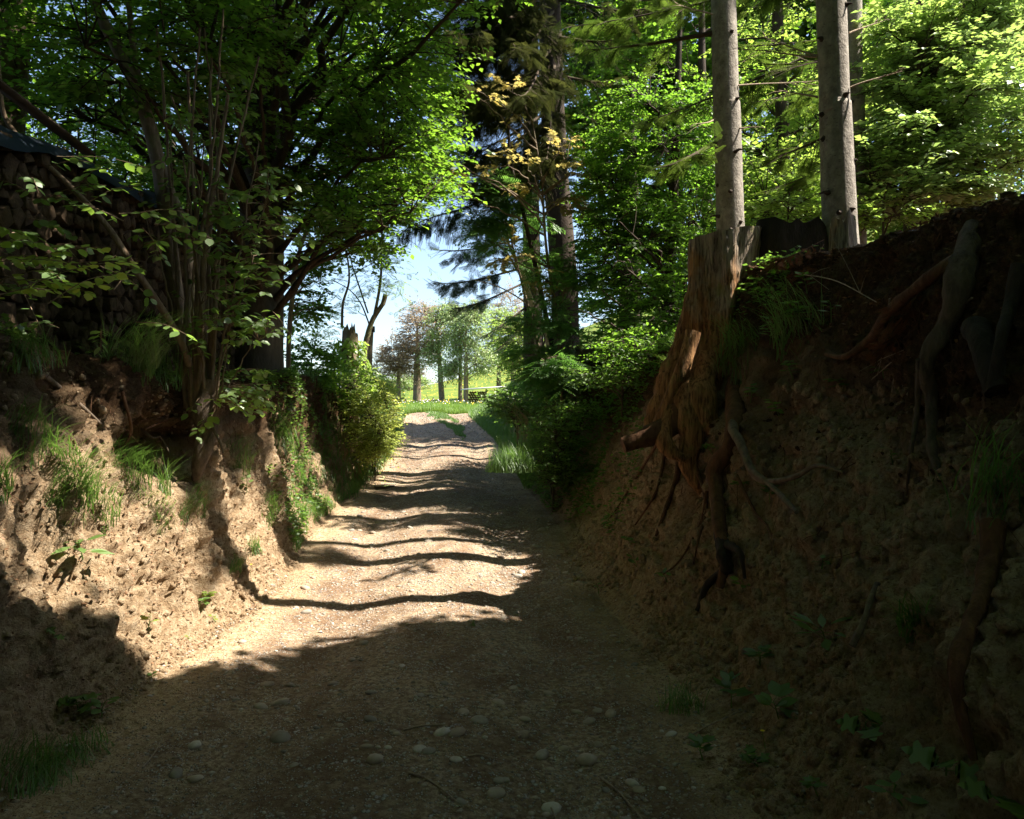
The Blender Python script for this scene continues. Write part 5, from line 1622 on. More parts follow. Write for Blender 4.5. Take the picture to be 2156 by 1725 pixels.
# ================================================================== SHADING CANOPY (unseen trees put round the camera to block light)
def shade_holes():
    return (sun_gap, lambda q_: (lambda v_: (v_[0] > -150) & (v_[0] < 2300) & (v_[1] > -60) & (q_[:, 1] > 1.2))(view_d(q_)))
GS = 'unseen shade trees put around and behind the viewer'
for (nm, lb, x_, y_, ee, ls) in [
    ('unseen_shade_oak', 'unseen oak on the right bank beside the viewer, crown shaped to shade the near track', 6.5, 1.5, [((5.2, 1.6, 8.5), (4.4, 3.6, 2.8), 560), ((8.5, 2.6, 7.0), (3.2, 2.6, 3.6), 300), ((3.8, 3.3, 10.5), (3.2, 2.3, 1.6), 260), ((5.9, 5.3, 9.2), (2.5, 1.5, 1.1), 240)], .2),
    ('unseen_shade_oak', 'unseen oak added on the left bank beside the viewer to block sky light', -5.5, 0.5, [((-4.5, 1.0, 7.0), (4.2, 4.0, 3.0), 560), ((-6, 4.2, 8.5), (3.4, 3.4, 2.6), 300), ((-1.2, 2.2, 9), (2.5, 3.2, 2.0), 240)], .2),
    ('unseen_shade_oak', 'unseen oak added over the track behind the viewer to block sky light', -3.5, -5.5, [((0, -4.5, 5.5), (7, 2.8, 4.6), 800)], .24),
    ('unseen_shade_oak', 'unseen tall oak added to block sky light above the middle of the track', 9.6, 13.0, [((-1.2, 14.5, 13.0), (4.6, 4.2, 2.4), 300)], .26),
    ('unseen_shade_oak', 'unseen tall oak added on the left bank to block sky light above the near track', -5.6, 8.6, [((-1.0, 7.6, 11.6), (4.6, 4.0, 1.9), 150), ((-6.5, 5.5, 10.5), (3, 3.5, 2), 160)], .24),
    ('unseen_shade_oak', 'unseen oak added behind the viewer at the right to block sky light', 7.0, -5.0, [((8.5, -2.0, 5.0), (4.0, 6, 4.5), 560)], .24),
    ('unseen_shade_oak', 'unseen oak added behind the viewer at the left to block sky light', -8.0, -3.0, [((-8.0, 0.0, 4.8), (3.0, 6, 4.4), 560)], .24)]:
    zz0 = gz(x_, max(y_, -8.8))
    broadleaf(nm, lb, 'tree', [np.array([x_, y_, zz0 - .2]), np.array([x_, y_, zz0 + 2.5]), np.array([x_ * .95, y_, zz0 + 5]), np.array([x_ * .9, y_, zz0 + 9])], [.3, .26, .2, .08],
              ee, M['beech'], M['mid_bark'], ls, nl=9, tlen=.6, limbs=12, twigs=4, subr=.015, shell=0, holes=shade_holes() + (sun_bands,), group=GS, jit=.5)

# ================================================================== FAR: trees, fence, shed
def far_tree(name, label, dx, dep, h, ells, leafmat, lsize, bark='mid_bark', r0=.2, nl=5, tl=.9, limbs=10, lean=0., droop=.2, group='trees at the edge of the meadow', flat=.6, twigs=3, twr=.012, subr=.02, fork=.3, tmpl=KITE, jit=.5):
    x_ = (dx - CXD) / FPX * dep
    z_ = gz(x_, dep)
    pts = [np.array([x_, dep, z_ - .2]), np.array([x_ + lean * .3, dep, z_ + h * fork]), np.array([x_ + lean * .6, dep, z_ + h * .6]), np.array([x_ + lean, dep, z_ + h * .85])]
    return broadleaf(name, label, 'tree', pts, [r0 * 1.25, r0, r0 * .5, r0 * .2], [ell_at(*e) for e in ells], leafmat, M[bark], lsize, nl=nl, tlen=tl, limbs=limbs, twigs=twigs, subr=subr,
                     shell=.15, droop=droop, group=group, flat=flat, twr=twr, jit=jit, limb_r=.6, tmpl=tmpl, trunk_seg=20)
far_tree('walnut_tree', 'small brownish tree at the left of the meadow row', 839, 60, 5, [(838, 752, 60, 1.7, 1.4, 1.9, 210), (808, 765, 60, 1.1, 1.2, 1.3, 80)], M['walnut'], .13, r0=.17, nl=4, tl=.7)
far_tree('walnut_tree', 'large round brownish tree with a thick trunk in the meadow row', 878, 59, 7, [(890, 695, 59, 1.9, 2.0, 2.35, 300), (868, 755, 59, 1.6, 1.5, 1.5, 130)], M['walnut'], .14, r0=.26, nl=4, tl=.8, limbs=16)
far_tree('birch_tree', 'leaning green birch in the middle of the meadow row', 931, 57, 7.5, [(930, 690, 57, 1.0, 1.2, 1.9, 90), (912, 740, 57, .8, .8, 1.0, 50), (942, 655, 57, .6, .8, 1.0, 40)], M['willow'], .13, r0=.18, nl=7, lean=-.5, droop=1.2, flat=.2)
far_tree('birch_tree', 'drooping green birch right of the leaning one', 969, 56, 7, [(966, 680, 56, .9, 1.3, 1.7, 85), (955, 775, 56, .8, .8, .8, 60), (972, 730, 56, 1.0, 1, 1.1, 60)], M['willow'], .13, r0=.13, nl=7, droop=1.6, flat=.2)
far_tree('birch_tree', 'pale green birch beside the shed', 981, 55, 7, [(990, 690, 55, 1.0, 1.3, 1.9, 90), (1015, 755, 55, 1.0, .8, 1.1, 80), (1005, 650, 55, .7, .8, .9, 40)], M['willow'], .13, r0=.16, nl=7, droop=1.2, flat=.2)
far_tree('meadow_tree', 'yellowish tree behind the shed on the right of the meadow', 1050, 58, 6.5, [(1055, 710, 58, 2.2, 1.5, 2.4, 260)], M['far'], .15, r0=.16, nl=6)
far_tree('meadow_tree', 'reddish budding tree right of the birches', 1080, 66, 8, [(1075, 660, 66, 1.8, 1.5, 2.4, 120)], M['walnut'], .14, r0=.18, nl=4)
far_tree('meadow_tree', 'green tree on the slope behind the sapling', 1110, 48, 6, [(1100, 730, 46, 1.8, 1.6, 2.2, 220)], M['fresh'], .14, r0=.16, nl=6)
far_tree('meadow_tree', 'hedge tree low on the skyline at the left of the meadow', 800, 70, 3, [(800, 815, 70, 3.0, 1.4, 1.0, 160)], M['far'], .16, r0=.14, nl=6)
far_tree('meadow_tree', 'hedge tree on the skyline behind the large brown tree', 868, 90, 3, [(862, 808, 90, 2.6, 1.4, 1.1, 120)], M['far'], .2, r0=.14, nl=6)

# a wood closing the view far right and far left behind the banks
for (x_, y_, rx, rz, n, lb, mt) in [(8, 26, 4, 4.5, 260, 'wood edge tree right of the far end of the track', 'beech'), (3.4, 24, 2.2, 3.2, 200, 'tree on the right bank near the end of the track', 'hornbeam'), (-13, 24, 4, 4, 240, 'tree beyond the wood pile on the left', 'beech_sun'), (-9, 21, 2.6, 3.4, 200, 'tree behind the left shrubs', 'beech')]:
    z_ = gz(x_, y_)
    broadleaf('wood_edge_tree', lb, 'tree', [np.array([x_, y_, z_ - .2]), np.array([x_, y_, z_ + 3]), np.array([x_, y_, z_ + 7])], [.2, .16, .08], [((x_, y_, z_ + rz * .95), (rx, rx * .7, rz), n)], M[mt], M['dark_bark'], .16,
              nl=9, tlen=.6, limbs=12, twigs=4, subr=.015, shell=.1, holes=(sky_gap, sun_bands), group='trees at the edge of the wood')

# fence posts (each a thing)
for k, (dx, top, bot, wd, lean, tall, lb) in enumerate([
    (825, 818, 852, 1.1, 0, 'darkpost', 'tall dark post left of the meadow trees'), (835, 846, 853, 1.0, 0, 'post', 'short post at the foot of the small brown tree'),
    (846, 848, 853, .5, 0, 'post', 'thin stake between the two brown trees'), (854, 838, 853, 1.3, 0, 'post', 'thick wooden post left of the thick trunk'),
    (881 + 4, 843, 852, .5, 0, 'post', 'thin stake right of the thick trunk'), (893, 840, 852, .5, 0, 'post', 'second thin stake right of the thick trunk'),
    (903, 841, 852, .5, 0, 'post', 'stake near the middle of the fence'), (912, 837, 852, .8, 0, 'darkpost', 'dark post left of the leaning birch'),
    (940, 843, 850, .8, 0, 'darkpost', 'short dark post right of the leaning birch'), (946, 840, 850, .5, 0, 'post', 'thin stake before the drooping birch'),
    (962, 840, 849, .5, 0, 'post', 'thin stake left of the drooping birch trunk'), (972, 838, 848, 1.3, 0, 'post', 'grey post by the drooping birch trunk'),
    (905, 831, 841, .4, .10, 'post', 'slanting thin stake standing behind the fence')]):
    dep = 54.
    b_ = P(dx, bot, dep); g_ = gz(b_[0], b_[1]); t_ = P(dx, top, dep)
    mb = MB(); r_ = wd * 1.45 / FPX * dep
    tube(mb, np.array([[b_[0], b_[1], g_ - .1], [b_[0] - lean, b_[1], (g_ + t_[2]) / 2], [b_[0] - lean * 2.4, b_[1], max(t_[2], g_ + .3)]]), [r_, r_, r_ * .9], 8)
    tag(mb.build('fence_post', M[tall]), lb, 'fence post', 'fence posts along the meadow')

# shed stacked with logs
def boxm(mb, c, s_, rz=0.):
    c = np.asarray(c, float); hx, hy, hz = np.asarray(s_) / 2
    V = np.array([(x, y_, z) for x in (-hx, hx) for y_ in (-hy, hy) for z in (-hz, hz)])
    ca, sa = math.cos(rz), math.sin(rz)
    V = np.stack([V[:, 0] * ca - V[:, 1] * sa, V[:, 0] * sa + V[:, 1] * ca, V[:, 2]], 1) + c
    return mb.add(V, [(0, 1, 3, 2), (4, 6, 7, 5), (0, 4, 5, 1), (2, 3, 7, 6), (0, 2, 6, 4), (1, 5, 7, 3)])
sx = P(1003, 848, 50); sz = gz(sx[0], 50)
shed = empty('log_shelter', (sx[0], 50, sz))
tag(shed, 'low roofed log shelter at the right end of the meadow fence', 'shed')
zt = P(990, 823, 50)[2]
w_ = 2.6
mb = MB()
tilt = .25
V = np.array([(-.45, -.9, 0), (3.2, -.9, tilt), (3.2, .9, tilt + .1), (-.45, .9, .1)]) + [P(987, 0, 50)[0], 50, zt]
mb.add(np.concatenate([V, V + [0, 0, .06]]), [(3, 2, 1, 0), (4, 5, 6, 7), (0, 1, 5, 4), (1, 2, 6, 5), (2, 3, 7, 6), (3, 0, 4, 7)])
mb.build('roof', M['metal'], shed)
for x_ in (P(987, 0, 50)[0] - .1, P(987, 0, 50)[0] + 1.1, P(987, 0, 50)[0] + 3.0):
    mb = MB(); tube(mb, np.array([[x_, 49.4, sz - .1], [x_, 49.4, zt + .06 * (x_ + 3)]]), [.06, .05], 6); mb.build('post', M['post'], shed)
lx = P(987, 0, 50)[0]
gw = MB(); tube(gw, np.array([[0, 0, 0], [0, .9, 0]]), [.075, .075], 7); gme = gw.mesh('log', M['firewood'])
for i_ in range(7):
    zr = sz + .08 + i_ * .145
    if zr > zt - .05: break
    for j_ in range(7):
        o = bpy.data.objects.new('log', gme); col.objects.link(o); o.parent = shed
        o.matrix_parent_inverse = Matrix.Translation(-Vector(shed.location))
        o.location = (lx + .05 + j_ * .155 + (i_ % 2) * .07, 49.5 + rng.uniform(-.04, .04), zr)
mb = MB(); boxm(mb, (lx + 2.1, 49.0, sz + .5), (1.6, .04, .35), .05); mb.build('white_panel', M['white'], shed)
mb = MB(); tube(mb, np.array([P(1009, 848, 48.8), P(1013, 830, 48.8)]), [.07, .06], 6); mb.build('leaning_plank', M['board'], shed)

# ================================================================== GRASS, GROUND COVER (stuff)
def scatter_grass(name, mat, pts, h, width, lean=.5, seg=2, hs=(.5, 1.2)):
    mb = MB(); n = len(pts)
    a = rng.uniform(0, 2 * math.pi, n)
    ln = np.stack([np.cos(a), np.sin(a), 0 * a], 1) * (lean * rng.uniform(.1, 1.2, n))[:, None]
    grass_mesh(mb, np.asarray(pts), h * rng.uniform(*hs, n), ln, width, rng.uniform(0, 1, n), seg)
    o = mb.build(name, M[mat]); tag(o, None, None, None, 'stuff')
    return o
def cols_pts(c0, c1, y0, y1, n, clump=None, thr=0.):
    """random points on the terrain sheet between two columns"""
    r0, r1 = np.searchsorted(rows, [y0, y1])
    r1 = min(r1, len(rows) - 2)
    yv = rng.uniform(y0, y1, n)
    ri = np.clip(np.searchsorted(rows, yv) - 1, r0, r1 - 1)
    ci = rng.integers(c0, c1 - 1, n)
    u = rng.uniform(0, 1, (n, 1)); v_ = rng.uniform(0, 1, (n, 1))
    pnt = pos[ri, ci] * (1 - u) * (1 - v_) + pos[ri + 1, ci] * u * (1 - v_) + pos[ri, ci + 1] * (1 - u) * v_ + pos[ri + 1, ci + 1] * u * v_
    if clump:
        k = fbm(pnt * clump, 3, 91) > thr
        pnt = pnt[k]
    return pnt
# far end: grass on both sides of the track and in the middle of it
pL = cols_pts(cP0 - NF, cP0 + 4, 12.5, 31, 15000)
o = scatter_grass('grass', 'grass', pL, .16, .006, .6); o['label'] = 'rough grass on the left side beyond the sandy bank'
pR = cols_pts(cR0 - 3, cR0 + NF, 13.5, 31.5, 32000)
o = scatter_grass('grass', 'grass', pR, .24, .007, .5); o['label'] = 'tall green grass on the right verge near the end of the track'
pp = cols_pts(cP0 + int(NP_ * .34), cP0 + int(NP_ * .86), 21.0, 30.8, 16000, 1.3, -.2)
u_ = (pp[:, 0] - ti(XLF, pp[:, 1])) / (ti(XRF, pp[:, 1]) - ti(XLF, pp[:, 1]))
cu = .50 + .16 * sstep(29, 23, pp[:, 1])
pp = pp[np.abs(u_ - cu) < .13 * np.sqrt(np.clip((pp[:, 1] - 21) / 4, 0, 1)) * (1 + .8 * fbm(pp * 1.1, 2, 5)) * np.clip((31.2 - pp[:, 1]) / 2, .3, 1)]
o = scatter_grass('grass', 'grass', pp, .09, .006, .6); o['label'] = 'strip of short grass in the middle of the track near its crest'
pp = np.concatenate([cols_pts(cP0, cR0, 31.2, 34, 7000), cols_pts(cP0 - NF - 14, cP0, 30, 34, 9000), cols_pts(cR0, cR0 + NF, 31, 34, 5000)])
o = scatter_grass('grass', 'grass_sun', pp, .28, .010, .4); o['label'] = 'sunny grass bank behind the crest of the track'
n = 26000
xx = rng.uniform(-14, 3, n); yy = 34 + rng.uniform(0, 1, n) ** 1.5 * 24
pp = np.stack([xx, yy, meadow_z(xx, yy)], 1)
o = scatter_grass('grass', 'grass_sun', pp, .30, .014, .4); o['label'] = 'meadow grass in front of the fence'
# flowers
def flowers(name, mat, n, x0, x1, y0, y1, s_, lb, hz):
    xx = rng.uniform(x0, x1, n); yy = rng.uniform(y0, y1, n)
    keep = fbm(np.stack([xx * .8, yy * .5, 0 * xx], -1), 3, int(s_ * 1000)) > -.1
    xx, yy = xx[keep], yy[keep]
    p_ = np.stack([xx, yy, meadow_z(xx, yy) + hz * rng.uniform(.8, 1.3, len(xx))], 1)
    mb = MB(); a = np.linspace(0, 2 * math.pi, 6, endpoint=False)
    T = np.concatenate([[(0, 0, .3)], np.stack([np.cos(a), np.sin(a), 0 * a], 1)])
    inst(mb, T, [(0, 1 + i, 1 + (i + 1) % 6) for i in range(6)], p_, np.array([[1., 0, 0]]).repeat(len(p_), 0), np.array([0, -.8, 1.]) + rng.normal(0, .3, (len(p_), 3)), s_ * rng.uniform(.7, 1.3, len(p_)), rng.uniform(0, 1, len(p_)))
    o = mb.build(name, M[mat]); tag(o, lb, None, None, 'stuff')
flowers('dandelions', 'yellow', 260, -11, 1, 38, 56, .028, 'dandelions in front of the fence', .30)
flowers('dandelions', 'yellow', 3200, -40, 20, 60, 130, .035, 'dandelions on the meadow hill', .12)
flowers('pale_flowers', 'whiteflower', 170, -10, 1, 40, 52, .026, 'pale meadow flowers along the fence', .32)

# undergrowth on the right slope and plateau edges, litter on the banks
def ground_leaves(name, mat, pts, size, lb, tmpl=KITE, lift=.05, flat=.5, upn=(0, 0, 1)):
    mb = MB(); n = len(pts)
    a = rng.uniform(0, 2 * math.pi, n)
    ax = np.stack([np.cos(a), np.sin(a), rng.uniform(-.3, .3, n)], 1)
    pp_ = np.asarray(pts) + np.array([0, 0, 1.]) * (lift * rng.uniform(0, 1, n))[:, None]
    inst(mb, tmpl[0], tmpl[1], pp_, ax, np.array(upn) + rng.normal(0, flat, (n, 3)), size * rng.uniform(.5, 1.2, n), rng.uniform(0, 1, n))
    o = mb.build(name, M[mat]); tag(o, lb, None, None, 'stuff')
ground_leaves('ground_cover', 'undergrowth', cols_pts(cR0 + 30, cR0 + NF + 16, 8.4, 16, 13000, 1.6, -.15), .06, 'low leafy ground cover on the right slope', lift=.16)
ground_leaves('ground_cover', 'undergrowth', cols_pts(cR0 + 2, cR0 + NF, 10.2, 17, 15000, 1.5, -.2), .05, 'leafy ground cover low on the right side past the bare earth', lift=.16)
ground_leaves('ground_cover', 'undergrowth', cols_pts(cP0 - NF, cP0 - 22, 8.8, 13.5, 13000, 1.5, -.08), .05, 'dark leafy ground cover on the left slope below the beech', lift=.12)
ground_leaves('ground_cover', 'hazel', cols_pts(cP0 - NF - 16, cP0 - NF + 6, 3.5, 9, 2600, 2.0, .0), .06, 'small leaves on the lip of the left bank', lift=.12)
o = scatter_grass('grass', 'grass', cols_pts(cP0 - NF, cP0 - 10, 8.0, 13.5, 7000, 1.1, -.1), .16, .004, .9, 3); o['label'] = 'dark grass on the left slope below the beech'
# dead leaves and needles on the banks and the track
ground_leaves('leaf_litter', 'litter', cols_pts(cP0 - NF - 20, cP0 - 4, 2.5, 9, 11000, 2.0, -.1), .022, 'dry leaf litter on the left bank', lift=.006, flat=.4)
ground_leaves('leaf_litter', 'litter', cols_pts(cR0, cR0 + NF + 20, 2.5, 10, 9000, 2.0, -.1), .022, 'dry leaf litter on the right bank', lift=.006, flat=.4)
pl = np.concatenate([cols_pts(cP0, cP0 + 30, 2.5, 12, 9000), cols_pts(cR0 - 26, cR0, 2.5, 12, 8000), cols_pts(cP0, cR0, 2.5, 14, 9000, 1.8, 0)])
ground_leaves('leaf_litter', 'litter', pl, .016, 'brown needles and leaf crumbs on the track', tmpl=([(0, 0, 0), (.5, -.16, .03), (1, 0, 0), (.5, .16, .02)], [(0, 1, 2), (0, 2, 3)]), lift=.006, flat=.35)

# ================================================================== STONES
import bmesh
def stone_variants(n, sub):
    out = []
    for s_ in range(n):
        bm = bmesh.new()
        bmesh.ops.create_icosphere(bm, subdivisions=sub, radius=1)
        me = bpy.data.meshes.new('stone')
        bm.to_mesh(me); bm.free()
        V = np.empty(len(me.vertices) * 3, np.float32); me.vertices.foreach_get('co', V); V = V.reshape(-1, 3).astype(float)
        r_ = 1 + .22 * fbm(V * 1.1 + s_ * 5, 2, s_) + .05 * fbm(V * 3 + s_, 2, s_ + 40)
        r3 = np.random.default_rng(s_ + 5)
        V = V * r_[:, None] * np.array([1, r3.uniform(.62, .95), r3.uniform(.38, .6)])
        me.vertices.foreach_set('co', V.astype(np.float32).ravel())
        me.polygons.foreach_set('use_smooth', np.ones(len(me.polygons), bool))
        me.materials.append(M['stone']); me.update()
        out.append(me)
    return out
SV = stone_variants(7, 2)
def put_stone(x_, y_, z_, s_, me, sink=.34):
    o = bpy.data.objects.new('stone', me); col.objects.link(o); o.parent = PATH
    o.location = (x_, y_, z_ + s_ * (.35 - sink)); o.scale = (s_,) * 3
    o.rotation_euler = (rng.uniform(-.3, .3), rng.uniform(-.3, .3), rng.uniform(0, 6.28))
known = [(1010, 1519, .050), (1237, 1602, .062), (960, 1545, .06), (1105, 1515, .038), (975, 1500, .035), (1100, 1550, .045), (1140, 1592, .048), (370, 1632, .045), (412, 1640, .04), (1160, 1705, .045), (1215, 1500, .038),
         (510, 1352, .036), (497, 1472, .026), (548, 1490, .05), (590, 1480, .055), (903, 1463, .020), (1037, 1410, .024), (1200, 1345, .03), (700, 1440, .035), (740, 1390, .035), (820, 1400, .03), (885, 1465, .03),
         (935, 1440, .03), (780, 1515, .04), (790, 1600, .05), (1050, 1480, .04), (1290, 1340, .03), (1220, 1230, .045), (1245, 1285, .03), (1240, 1520, .04), (1330, 1650, .04), (860, 1350, .022), (760, 1275, .022),
         (640, 1120, .03), (800, 1000, .11), (825, 985, .06), (1050, 1645, .03), (960, 1600, .035), (590, 1555, .06), (1285, 1505, .04), (1260, 1570, .03), (1080, 1450, .03)]
for (dx, dy, s_) in known:
    p_, n_ = look(dx, dy)
    put_stone(p_[0], p_[1], p_[2], s_, SV[int(rng.integers(0, 7))])
k = 0
cand = cols_pts(cP0 + 4, cR0 - 2, 2.9, 13, 5000)
sfrac = (cand[:, 0] - ti(XLF, cand[:, 1])) / (ti(XRF, cand[:, 1]) - ti(XLF, cand[:, 1]))
wgt = .35 + .8 * np.exp(-((sfrac - .8) / .12) ** 2) + .4 * np.exp(-((sfrac - .25) / .12) ** 2)
keep = rng.uniform(0, 1, len(cand)) < wgt * .5
cand = cand[keep]
for p_ in cand[:255]:
    put_stone(p_[0], p_[1], p_[2], float(np.clip(rng.lognormal(-3.95, .42), .010, .05)) * (1 + .03 * p_[1]), SV[int(rng.integers(0, 7))])
# small gravel as one object
mb = MB()
bm = bmesh.new(); bmesh.ops.create_icosphere(bm, subdivisions=1, radius=1); bm.verts.ensure_lookup_table()
IV = np.array([v_.co[:] for v_ in bm.verts]); IF = np.array([[v_.index for v_ in f_.verts] for f_ in bm.faces]); bm.free()
IV = IV * np.array([1, .8, .5]) * (1 + .15 * fbm(IV * 1.5, 2, 3))[:, None]
cand = np.concatenate([cols_pts(cP0 + 2, cR0, 2.6, 9, 9000), cols_pts(cP0 + int(NP_ * .66), cR0 - 8, 2.6, 12, 3500), cols_pts(cP0 + 2, cR0, 9, 30, 8000), cols_pts(cP0 - 26, cP0, 2.6, 8, 700), cols_pts(cR0, cR0 + 40, 2.6, 9, 900)])
n = len(cand)
a = rng.uniform(0, 6.28, n)
inst(mb, IV, IF, cand + [0, 0, .001], np.stack([np.cos(a), np.sin(a), rng.uniform(-.2, .2, n)], 1), np.array([0, 0, 1.]) + rng.normal(0, .2, (n, 3)), np.clip(rng.lognormal(-5.1, .5, n), .003, .018) * (1 + .07 * np.maximum(cand[:, 1] - 5, 0)), rng.uniform(0, 1, n))
g_ = mb.build('gravel', M['stone'], PATH, True); g_['kind'] = 'stuff'

# puddle beside the track
p_, n_ = look(808, 1024)
a = np.linspace(0, 2 * math.pi, 24, endpoint=False)
rr_ = 1 + .25 * np.sin(a * 3 + 1) + .12 * np.sin(a * 5)
V = np.stack([p_[0] + np.cos(a) * .16 * rr_, p_[1] + np.sin(a) * .30 * rr_, np.full(24, p_[2] + .018)], 1)
mb = MB().add(np.concatenate([V, [[p_[0], p_[1], p_[2] + .018]]]), [(i, (i + 1) % 24, 24) for i in range(24)])
tag(mb.build('puddle', M['water']), 'small puddle glinting in the left rut', None, None, 'structure')

# ================================================================== TUFTS AND HERBS
tuft('grass_tuft', 'large arching grass tuft on the lip of the left bank above the bare slope', 205, 700, 340, .34, .20, 1.1)
tuft('grass_tuft', 'pale arching grass tuft hanging over the lip left of the hazel', 275, 775, 380, .36, .17, 1.3, down=.5)
tuft('grass_tuft', 'dark grass tuft at the left foot of the hazel stems', 340, 790, 220, .28, .14, 1.0)
tuft('grass_tuft', 'shaggy grass tuft halfway up the sandy left bank', 150, 1065, 420, .26, .17, 1.2, down=.7, width=.0028)
tuft('grass_tuft', 'sunlit grass tuft on the left bank right of the shaggy one', 265, 1030, 360, .20, .15, 1.2, down=.6, width=.0026)
tuft('grass_tuft', 'slender long bladed grass tuft below the hazel root', 345, 1040, 60, .34, .05, .8, down=.3, width=.003)
tuft('grass_tuft', 'fine grass tuft in the shade right of the hazel root', 490, 985, 320, .20, .16, 1.0, down=.6, width=.0022)
tuft('grass_tuft', 'grass tuft at the foot of the left bank beside the yellow flower', 498, 1215, 130, .18, .09, .9)
tuft('grass_tuft', 'small grass tuft at the foot of the left bank behind the yellow flower', 535, 1165, 90, .15, .06, .9)
tuft('grass_tuft', 'tall sedge tuft on the left slope in front of the dark slope', 590, 930, 240, .34, .20, 1.1, down=.4)
tuft('grass_tuft', 'grass tuft at the picture corner in the bottom left shade', 95, 1640, 300, .17, .16, 1.0)
tuft('grass_tuft', 'grass tuft in the bottom left shade right of the corner tuft', 165, 1590, 160, .12, .12, 1.0)
tuft('grass_tuft', 'grass tuft at the left edge halfway up the bank', 5, 1030, 80, .18, .06, .9, down=.4)
tuft('grass_tuft', 'small sunlit tuft left of the tall stump', 1440, 745, 130, .24, .08, 1.0, at=(P(1432, 745, 8.1), np.array([-.4, -.4, .8])), mat='grass_sun')
tuft('grass_tuft', 'second sunlit tuft lower left of the tall stump', 1415, 785, 130, .22, .07, 1.2, at=(P(1412, 790, 7.9), np.array([-.4, -.4, .8])), mat='grass_sun')
tuft('grass_tuft', 'thin grass tuft hanging over the base of the tall stump', 1560, 760, 260, .26, .16, 1.2, down=.5)
tuft('grass_tuft', 'tall thin grass tuft on the right bank right of the stump', 1690, 740, 280, .36, .20, 1.0, down=.4)
tuft('grass_tuft', 'dark grass tuft at the right edge of the picture', 2100, 1080, 120, .28, .12, 1.2, down=.5)
tuft('grass_tuft', 'dark hanging grass tuft low on the right bank', 1935, 1345, 140, .16, .08, 1.2, down=.8)
tuft('grass_tuft', 'tiny grass tuft on the sunlit part of the track', 995, 1318, 22, .07, .02, .9)
tuft('grass_tuft', 'tiny grass tuft at the shadow edge of the track', 945, 1337, 10, .04, .02, .9)
tuft('grass_tuft', 'long dark grass tuft on the right foot of the bank', 1430, 1490, 120, .18, .10, 1.0)
tuft('dry_grass', 'bleached dry grass stalks leaning over the right verge', 1095, 890, 46, .75, .20, 1.3, 'straw', .0045, None, cat='dry grass', at=(P(1110, 905, 13), np.array([-.7, -.3, .6])), down=1.6)

tuft('grass_tuft', 'green grass clump on the ledge below the wood pile at the left', 120, 700, 300, .30, .22, 1.1)
tuft('grass_tuft', 'grass clump on the ledge between the hazel and the wood pile', 240, 720, 320, .34, .25, 1.2)
tuft('grass_tuft', 'grass clump high on the left bank next to the mossy fallen branch', 60, 760, 200, .22, .15, 1.1, down=.3)
herb('herb', 'broad leaved plant rooted in the sunlit sandy left bank', 175, 1180, 'lance', 'hazel', 11, .13, .20, out=.9)
herb('herb', 'young maple seedling with two lobed leaves on the brightest sand', 312, 1330, 'maple', 'fresh', 2, .06, .11, out=.3)
herb('herb', 'tiny seedling on the bright sand right of the maple seedling', 395, 1352, 'oval', 'fresh', 3, .035, .03)
herb('herb', 'seedling with pale leaves at the foot of the sandy bank', 438, 1265, 'oval', 'fresh', 7, .045, .08, trip=True)
herb('herb', 'trailing three leaved plant left of the grass at the bank foot', 420, 1275, 'oval', 'undergrowth', 4, .05, .05, trip=True)
herb('herb', 'small upright seedling beside the grass at the bank foot', 455, 1310, 'oval', 'fresh', 3, .04, .05)
herb('herb', 'glossy leaved plant on the right of the dark left slope', 520, 1040, 'oval', 'hazel', 8, .065, .16)
herb('herb', 'pale leaved plant on the left slope near the hazel root', 565, 1000, 'oval', 'fresh', 8, .05, .12)
herb('dead_nettle', 'pale leaved nettle at the left edge above the bare bank', 100, 720, 'maple', 'hazel', 10, .065, .16, at=None)
herb('bramble', 'bramble shoot with oval leaves at the upper left edge', 20, 640, 'oval', 'hazel', 9, .07, .20, trip=True)
herb('herb', 'broad leaved plant in the bottom left shade', 165, 1500, 'maple', 'undergrowth', 6, .085, .11)
herb('herb', 'smaller plant next to the broad leaved one in the bottom left shade', 215, 1510, 'oval', 'undergrowth', 6, .07, .09)
herb('herb', 'small maple seedling in the shade at the foot of the left bank', 110, 1345, 'maple', 'undergrowth', 3, .06, .07)
herb('herb', 'tiny seedling at the shadow edge in the near left', 318, 1430, 'maple', 'undergrowth', 4, .03, .03)
herb('herb', 'narrow leaved plant with drooping leaves in the middle of the right bank', 1745, 1370, 'lance', 'undergrowth', 10, .14, .12, out=1.0)
herb('herb', 'three leaved bramble on the lower right bank', 1540, 1490, 'oval', 'undergrowth', 4, .095, .12, trip=True)
herb('herb', 'leafy bramble next to the yellow flower on the right', 1640, 1520, 'oval', 'undergrowth', 4, .10, .11, trip=True)
herb('herb', 'seedling in the hollow of the right bank', 1565, 1240, 'oval', 'undergrowth', 5, .065, .07)
herb('herb', 'small green shoot above the hollow in the middle of the right bank', 1560, 1030, 'lance', 'undergrowth', 6, .07, .06, trip=True)
herb('herb', 'bright seedling under the forked grey root', 1640, 880, 'oval', 'hornbeam', 8, .05, .14, trip=True)
herb('herb', 'leafy shoot hanging at the right of the tall stump', 1650, 600, 'hazel', 'hornbeam', 9, .075, .22, trip=True)
herb('herb', 'ferny shoot at the right of the tall stump', 1690, 690, 'lance', 'hornbeam', 12, .085, .20, trip=True)
herb('herb', 'dark leafy plant near the top of the right bank', 1860, 800, 'hazel', 'undergrowth', 6, .07, .08)
herb('herb', 'small dark seedling below the long red root', 1730, 1200, 'oval', 'undergrowth', 4, .05, .06)
herb('herb', 'leafy plant at the foot of the right bank', 1340, 1195, 'oval', 'undergrowth', 7, .06, .09)
herb('herb', 'small plant at the foot of the right bank by the shadow edge', 1260, 1250, 'oval', 'undergrowth', 6, .05, .08)
